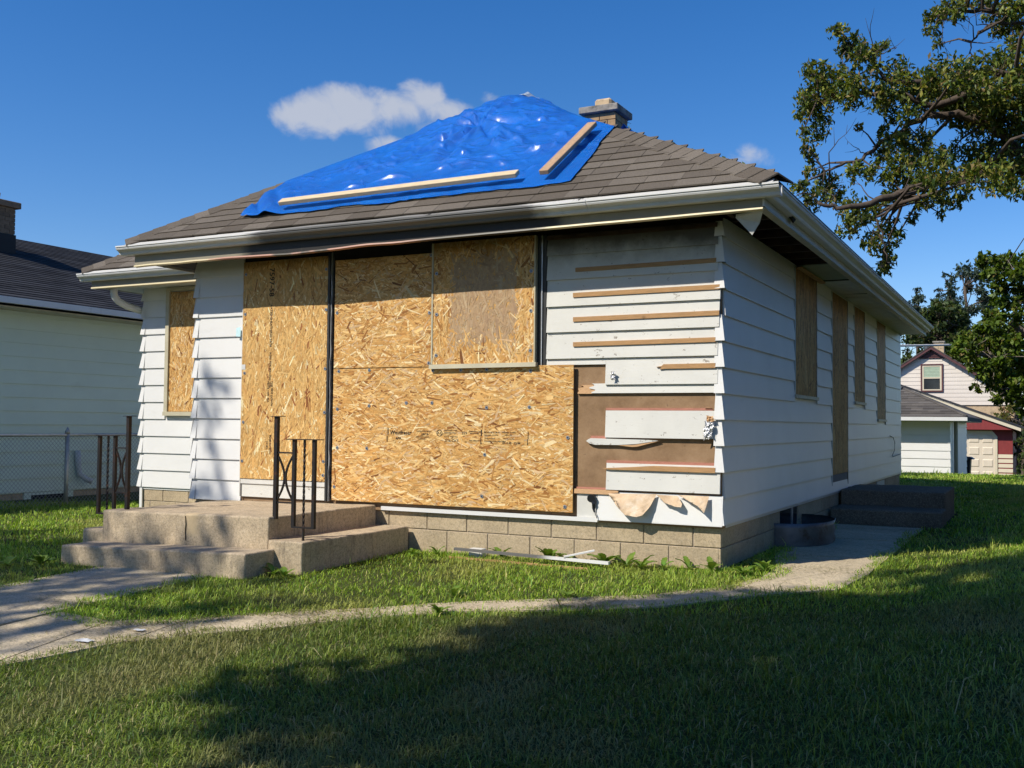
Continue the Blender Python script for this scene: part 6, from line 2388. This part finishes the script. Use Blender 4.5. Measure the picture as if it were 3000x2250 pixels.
    for (u, v, r) in tips:
        d = 17.5 + rnd.gauss(0, 0.3)
        cl.append((at(u, v, d), r * 1.1 / 3020 * d))
    for k in range(24):
        cl.append((at(rnd.uniform(1760, 2120), rnd.uniform(520, 720), 17.5 + rnd.gauss(0, .6)), rnd.uniform(0.2, 0.4)))
    b = at(1950, 1250, 17.6)
    # the sapling stands in the open behind the house
    off = Vector((0, 0, 0))
    if b.y < 12.2:
        k = (12.6 - CAM[1]) / (b.y - CAM[1])
        cl = [(Vector(CAM) + (c - Vector(CAM)) * k, r * k) for c, r in cl]
        b = Vector(CAM) + (b - Vector(CAM)) * k
    b.z = gzf(b.x, b.y)
    tp = Vector((b.x, b.y, 3.6))
    make_tree('sapling', 'young tree behind the house with only leaf tips above the roof hip', b, tp, 0.07, cl, 0.12, GREEN_B, 12, 'bark', 0.02, dens=90)

    # -- street trees in front of the house (behind the camera): they throw the shade on the lawn
    d = Vector((SUN_DIR.x, SUN_DIR.y, 0)).normalized()
    p = Vector((d.y, -d.x, 0))
    kx = math.hypot(0.57, 0.90)

    def street_tree(label, s0, pp, cl_local, size, seed, dens, r0, leaf_aspect=0.6):
        b = d * s0 + p * pp
        b.z = gzf(b.x, b.y)
        cl = []
        for (dp_, ds, h, r) in cl_local:
            c = b + p * dp_ + d * ds
            cl.append((Vector((c.x, c.y, h)), r))
        hh = max(q[0].z for q in cl)
        make_tree('street_tree', label, b, (b.x, b.y, hh * 0.72), r0, cl, size, GREEN_A, seed, 'bark', 0.10, 'street trees across the front lawn', dens=dens, aspect=leaf_aspect, droop=0.2)
    rr = random.Random(5)
    loc = []
    for k in range(270):
        h = rr.uniform(4.6, 18.5)
        ds = rr.uniform(-1.5, 1.5)
        wl = float(np.interp(h + ds / 1.065, [4.5, 6.3, 7.0, 7.8, 8.8, 11.5, 18], [-0.5, 0.9, 1.9, 3.1, 3.5, 3.25, 3.3]))
        loc.append((rr.uniform(-wl, 4.2), ds, h, rr.uniform(0.5, 0.75)))
    street_tree('large dense street tree on the front verge shading the lawn', -11.6, 4.55, loc, 0.30, 21, 40, 0.38)
    # unseen row across the street, added to block skylight from behind the camera
    for i, (x, y, lab) in enumerate(((-27, -27, 'unseen broad tree added at the left end of the sky-blocking row'), (-15, -30, 'unseen broad tree added to block sky opposite the mint-green house'), (-2, -31, 'unseen broad tree added to block sky opposite the boarded house'), (9, -27, 'unseen broad tree added to block sky opposite the side lawn'), (20, -23, 'unseen broad tree added at the right end of the sky-blocking row'))):
        b = Vector((x, y, gzf(x, y)))
        cl = []
        for k in range(60):
            a = rr.uniform(0, 2 * math.pi)
            q = rr.random() ** 0.5 * 5.2
            h = rr.uniform(2.6, 12.5)
            w = math.sin(math.pi * min(1, max(0.05, (h - 1.6) / 11.5))) ** 0.5
            cl.append((Vector((x + q * w * math.cos(a), y + q * w * math.sin(a) * 0.6, h)), rr.uniform(0.9, 1.5)))
        make_tree('street_tree', lab, b, (x, y, 8.5), 0.35, cl, 0.55, GREEN_D, 60 + i, 'bark', 0.10, 'unseen trees added across the road to block sky', dens=3.2, aspect=0.6, droop=0.2)
    loc = []
    for k in range(70):
        h = rr.uniform(5.0, 9.6)
        loc.append((rr.uniform(-2.6, 2.9), rr.uniform(-1.5, 1.5), h, rr.uniform(0.4, 0.7)))
    for k in range(7):
        loc.append((-0.8 + rr.gauss(0, 0.30), rr.gauss(0, 0.3), 9.6 + k * 0.3, 0.34))
    street_tree('sparse street tree on the verge in front of the mint-green house', -14.0, -3.5, loc, 0.20, 22, 26, 0.24)


build_trees()


# ---------------------------------------------------------------- lawn
def in_convex(px, py, poly, grow):
    """grow: signed margin array (positive grows the polygon)"""
    P = np.array(poly)
    area = 0
    for i in range(len(P)):
        a, b = P[i], P[(i + 1) % len(P)]
        area += a[0] * b[1] - b[0] * a[1]
    if area < 0:
        P = P[::-1]
    ok = np.ones(len(px), dtype=bool)
    for i in range(len(P)):
        a, b = P[i], P[(i + 1) % len(P)]
        e = b - a
        l = np.hypot(*e) + 1e-9
        dist = (e[0] * (py - a[1]) - e[1] * (px - a[0])) / l
        ok &= dist > -grow
    return ok


def vnoise(x, y, f, seed):
    """cheap smooth value noise"""
    r = np.random.default_rng(seed)
    T = r.random((64, 64))
    xs, ys = x * f, y * f
    xi, yi = np.floor(xs).astype(int), np.floor(ys).astype(int)
    fx, fy = xs - xi, ys - yi
    fx, fy = fx * fx * (3 - 2 * fx), fy * fy * (3 - 2 * fy)
    g = lambda a, b: T[a % 64, b % 64]
    return (g(xi, yi) * (1 - fx) + g(xi + 1, yi) * fx) * (1 - fy) + (g(xi, yi + 1) * (1 - fx) + g(xi + 1, yi + 1) * fx) * fy


SOLID = [[(-5.46, 0.0), (0.02, 0.0), (0.02, 11.2), (-5.46, 11.2)], [(-7.52, 1.18), (-5.3, 1.18), (-5.3, 11.2), (-7.52, 11.2)],
         [(-5.06, -1.52), (-3.17, -1.52), (-3.17, 0), (-5.06, 0)], [(-3.2, -1.53), (-2.82, -1.53), (-2.82, 0), (-3.2, 0)],
         [(-5.13, -1.87), (-3.09, -1.87), (-3.09, -1.5), (-5.13, -1.5)], [(-5.38, -1.44), (-5.0, -1.44), (-5.0, 0), (-5.38, 0)],
         [(0, 4.38), (1.22, 4.38), (1.22, 6.52), (0, 6.52)], [(0, 1.74), (0.45, 1.74), (0.45, 2.98), (0, 2.98)],
         [(-20, -3), (-11.4, -3), (-11.4, 15), (-20, 15)], [(-6.2, 20.6), (0.1, 20.6), (0.1, 27), (-6.2, 27)]]


def path_mask(x, y, grow):
    """on the paving, and farther than the margin from its outer edges"""
    m = np.zeros(len(x), dtype=bool)
    for s in SLABS:
        m |= in_convex(x, y, s, np.full(len(x), 0.03))
    lines = [FAR, NEAR, [(-4.62, -1.84), (-4.62, -9.0)], [(-3.44, -1.84), (-3.44, -3.22)], [(-3.44, -5.0), (-3.44, -9.0)]]
    dmin = np.full(len(x), 9.0)
    for ln in lines:
        for (a, b) in zip(ln, ln[1:]):
            ex, ey = b[0] - a[0], b[1] - a[1]
            t = np.clip(((x - a[0]) * ex + (y - a[1]) * ey) / (ex * ex + ey * ey), 0, 1)
            dmin = np.minimum(dmin, np.hypot(x - a[0] - ex * t, y - a[1] - ey * t))
    return m & (dmin > grow)


def visible(x, y, z, margin):
    d = np.stack([x - CAM[0], y - CAM[1], z - CAM[2]], -1)
    a = d @ np.array(CR)
    b = d @ np.array(CU)
    c = d @ np.array(CF)
    ok = (c > 1.5) & (np.abs(a) < c * (1500 / 3020 + margin)) & (b < c * 0.5) & (b > -c * (1125 / 3020 + margin))
    return ok, c


def blades(name, x, y, z, length, width, cols, lean, seed, flat=None):
    r = np.random.default_rng(seed)
    n = len(x)
    az = r.uniform(0, 2 * math.pi, n)
    fx, fy = np.cos(az), np.sin(az)
    wa = az + math.pi / 2 + r.normal(0, 0.4, n)
    wx, wy = np.cos(wa) * width * 0.5, np.sin(wa) * width * 0.5
    l1 = length * 0.55
    t1 = lean * 0.55
    t2 = np.clip(lean * 1.5, 0, 1.5)
    mx, my, mz = fx * l1 * np.sin(t1), fy * l1 * np.sin(t1), l1 * np.cos(t1)
    l2 = length * 0.5
    tx, ty, tz = mx + fx * l2 * np.sin(t2), my + fy * l2 * np.sin(t2), mz + l2 * np.cos(t2)
    B = np.stack([x, y, z - 0.004], -1)
    W = np.stack([wx, wy, np.zeros(n)], -1)
    Md = np.stack([mx, my, mz], -1)
    Tp = np.stack([tx, ty, tz], -1)
    V = np.stack([B - W, B + W, B + Md + W * 0.75, B + Md - W * 0.75, B + Tp], 1).reshape(-1, 3)
    o = (np.arange(n) * 5)[:, None]
    F = (o + np.array([[0, 1, 2, 0, 2, 3, 3, 2, 4]])).reshape(-1)
    shade = np.array([0.9, 0.9, 1.0, 1.0, 1.05])
    Cc = (cols[:, None, :] * shade[None, :, None]).reshape(-1, 3)
    return np_mesh(name, V, F.astype(np.int32), 3, Cc)


def build_lawn():
    r = np.random.default_rng(77)
    zones = [  # x0,x1,y0,y1,density, dmin,dmax, length scale, width
        (-4.5, 5.0, -6.6, 0.5, 8000, 1.5, 6.2, 1.0, 0.0050),
        (-9.0, 5.5, -4.8, 3.5, 4300, 6.2, 9.4, 1.05, 0.0055),
        (-12.5, 6.0, -3.5, 9.0, 1500, 9.4, 15.0, 1.2, 0.009),
        (-6.0, 7.0, 5.0, 22.0, 750, 15.0, 28.0, 1.3, 0.016)]
    pal = np.array([(0.175, 0.250, 0.034), (0.235, 0.310, 0.050), (0.300, 0.350, 0.070), (0.120, 0.185, 0.028), (0.50, 0.43, 0.22), (0.38, 0.36, 0.13), (0.145, 0.245, 0.070)])
    wts = np.array([4, 4, 2.4, 3, 0.75, 0.9, 1.4])
    wts = wts / wts.sum()
    X, Y, Z, L, Wd, Cc, Ln = [], [], [], [], [], [], []
    for (x0, x1, y0, y1, dens, dmin, dmax, ls, wd) in zones:
        n = int((x1 - x0) * (y1 - y0) * dens)
        x, y = r.uniform(x0, x1, n), r.uniform(y0, y1, n)
        z = gz(x, y)
        ok, c = visible(x, y, z, 0.10)
        ok &= (c >= dmin) & (c < dmax)
        x, y, z = x[ok], y[ok], z[ok]
        bad = path_mask(x, y, 0.02 + 0.17 * (vnoise(x, y, 2.2, 3) - 0.30) + 0.08 * vnoise(x, y, 9, 4))
        for s in SOLID:
            bad |= in_convex(x, y, s, np.zeros(len(x)))
        # worn patches
        thin = vnoise(x, y, 1.3, 5) * 0.6 + vnoise(x, y, 4.1, 6) * 0.4
        keep = r.random(len(x)) < np.clip(0.5 + 1.2 * (thin - 0.28), 0.35, 1.0)
        k = ~bad & keep
        # the strip beside the shaded side wall is bare path and weeds
        x, y, z = x[k], y[k], z[k]
        n = len(x)
        patch = vnoise(x, y, 0.9, 8)
        fine = vnoise(x, y, 5.0, 9)
        ln = (0.024 + 0.024 * r.random(n) + 0.020 * fine) * ls
        tall = (r.random(n) < 0.012) | ((fine > 0.86) & (r.random(n) < 0.25))
        ln = np.where(tall, ln * r.uniform(1.6, 2.6, n), ln)
        bank = sstep((x - 1.6) / 0.8) * sstep((y + 0.5) / 1.5)
        ln = ln * (1 + 0.8 * bank * (vnoise(x, y, 3, 10) > 0.5))
        lowright = sstep((x - 0.9) / 0.8) * sstep((-2.2 - y) / 1.0)
        ln = np.where((r.random(n) < 0.07 * lowright), ln * 2.6, ln)
        ci = r.choice(len(pal), n, p=wts)
        col = pal[ci] * np.clip(r.normal(1, 0.2, n), 0.45, 1.7)[:, None]
        tone = (0.80 + 0.45 * patch)[:, None] * np.array([1 + 0.25 * 0, 1, 1])
        dry = np.clip((vnoise(x, y, 1.7, 12) - 0.62) * 2.2, 0, 0.55)[:, None]
        col = col * tone * (1 - dry) + np.array([0.36, 0.31, 0.13]) * dry
        if dmin > 6:
            col = col * np.array([1.42, 1.55, 1.05])
        X.append(x); Y.append(y); Z.append(z); L.append(ln); Cc.append(col)
        Wd.append(wd * r.uniform(0.6, 1.35, n))
        Ln.append(np.clip(np.abs(r.normal(1.0, 0.35, n)), 0.05, 1.45))
    x, y, z, l, w, c, ln = [np.concatenate(q) for q in (X, Y, Z, L, Wd, Cc, Ln)]
    me = blades('grass', x, y, z, l, w, c, ln, 31)
    g = link('grass', me, MATS['grass_blades'])
    tag(g, 'short patchy lawn grass covering the yard', 'grass', kind='stuff')
    # clippings and dead blades lying on the path
    n = 34000
    sl = r.integers(0, len(SLABS), n)
    S = np.array(SLABS)[sl]
    u, v = r.random(n)[:, None], r.beta(0.7, 0.7, n)[:, None]
    p = (S[:, 0] * (1 - u) + S[:, 1] * u) * (1 - v) + (S[:, 3] * (1 - u) + S[:, 2] * u) * v
    x, y = p[:, 0], p[:, 1]
    dens = vnoise(x, y, 2.6, 14)
    near = (p[:, 1] > -3) & (p[:, 0] > -3.3)
    ok, c = visible(x, y, gz(x, y), 0.05)
    k = ok & (r.random(n) < np.clip((dens - 0.45) * 2.0, 0.04, 1))
    x, y = x[k], y[k]
    n = len(x)
    pal2 = np.array([(0.42, 0.37, 0.20), (0.20, 0.24, 0.07), (0.34, 0.29, 0.15), (0.20, 0.17, 0.10)])
    col = pal2[r.integers(0, 4, n)] * r.uniform(0.6, 1.2, n)[:, None]
    me = blades('grass_clippings', x, y, gz(x, y) + 0.017 + r.uniform(0, .006, n), r.uniform(0.012, 0.040, n), r.uniform(0.003, 0.006, n), col, np.full(n, 2.65), 33)
    g = link('grass_clippings', me, MATS['grass_blades'])
    tag(g, 'dry grass clippings scattered on the concrete path', 'clippings', kind='stuff')


build_lawn()


# ---------------------------------------------------------------- weeds along the foundation
LEAF_CACHE = []


def weed_leaf_mesh(k):
    """a long toothed leaf lying along +X, arching up"""
    rnd = random.Random(900 + k)
    n = 9
    vs, cs = [], []
    for i in range(n + 1):
        t = i / n
        w = 0.26 * math.sin(math.pi * min(1, t * 0.92 + 0.06)) ** 0.8 * (1 if i % 2 else 0.78) * (0.55 + 0.6 * t)
        zc = 0.62 * t - 0.50 * t * t
        g = (0.130 + 0.03 * t, 0.215 + 0.03 * t, 0.036)
        for s in (-1, 0, 1):
            vs.append((t, s * w, zc + (0.045 if s else 0) + 0.02 * rnd.uniform(-1, 1)))
            cs.append(tuple(q * (1.0 if s else 1.25) * rnd.uniform(0.85, 1.15) for q in g))
    fs = []
    for i in range(n):
        a = i * 3
        fs += [(a, a + 3, a + 4, a + 1), (a + 1, a + 4, a + 5, a + 2)]
    m = MB()
    m.v, m.f, m.c = vs, fs, cs
    me = m.mesh('leaf')
    me.materials.append(MATS['weed_leaf'])
    me.polygons.foreach_set('use_smooth', np.ones(len(me.polygons), dtype=bool))
    return me


LEAF_CACHE = [weed_leaf_mesh(k) for k in range(5)]


def weed(x, y, size, n, label, up=0.5, seed=0, group='leafy weeds along the front foundation'):
    rnd = random.Random(seed)
    z = gzf(x, y)
    t = thing('weed', label, 'plant', (x, y, z), group)
    for k in range(n):
        o = link('leaf', rnd.choice(LEAF_CACHE), None, t)
        s = size * rnd.uniform(0.45, 0.95)
        a = 2 * math.pi * (k + rnd.uniform(-.3, .3)) / n
        tilt = -rnd.uniform(0.1, 0.9) * up
        o.matrix_basis = Matrix.Translation((x, y, z + 0.005)) @ Matrix.Rotation(a, 4, 'Z') @ Matrix.Rotation(tilt, 4, 'Y') @ Matrix.Diagonal((s, s * rnd.uniform(.8, 1.2), s, 1))
    return t


def build_weeds():
    W = [(-1.86, -0.11, 0.15, 7, 'upright dandelion leaves alone between the white block and the trim'),
         (-1.42, -0.12, 0.20, 9, 'large dandelion rosette left of the propped white offcut'),
         (-1.26, -0.13, 0.17, 8, 'dandelion clump just left of the propped white offcut'),
         (-0.92, -0.13, 0.19, 10, 'tall dandelion clump right of the propped white offcut'),
         (-0.72, -0.16, 0.18, 9, 'broad weed at the end of the white trim strip'),
         (-0.58, -0.22, 0.17, 9, 'spreading weed in the grass past the trim strip end'),
         (-0.42, -0.18, 0.14, 7, 'small weed under the torn paper by the blocks'),
         (-0.24, -0.09, 0.15, 5, 'narrow-leaved weed against the last whole block'),
         (-0.06, -0.10, 0.17, 6, 'weed with raised leaves at the foundation corner'),
         (-2.62, -0.30, 0.13, 8, 'low weed in the angle of stoop and foundation'),
         (-2.45, -0.18, 0.12, 7, 'low weed beside the white trim strip end'),
         (-3.02, -1.62, 0.14, 9, 'pale weed sprouting at the foot of the stoop notch'),
         (-2.88, -1.66, 0.12, 8, 'weed at the front corner of the side step'),
         (-5.15, -2.00, 0.16, 12, 'leafy weed at the left end of the front step'),
         (-5.35, -2.15, 0.14, 10, 'leafy weed on the lawn left of the front step'),
         (0.20, -0.18, 0.14, 9, 'weed at the path edge by the foundation corner'),
         (0.32, 0.05, 0.15, 10, 'bushy weed on the path beside the shaded wall'),
         (0.26, 0.28, 0.12, 8, 'small weed in the shade of the side wall'),
         (-1.32, -1.82, 0.12, 7, 'yellowish weed at the edge of the curved path'),
         (-0.60, -1.55, 0.11, 8, 'low clover-like weed by the curved path'),
         (-1.12, -2.34, 0.12, 8, 'broad weed on the lawn side of the curved path'),
         (-5.75, 0.85, 0.22, 9, 'tall weed beside the landing under the set-back wall'),
         (-6.05, 0.55, 0.18, 9, 'weed clump in front of the set-back wall')]
    for i, (x, y, s, n, lab) in enumerate(W):
        weed(x, y, s, n, lab, 0.75, 50 + i, 'leafy weeds around the house')


build_weeds()
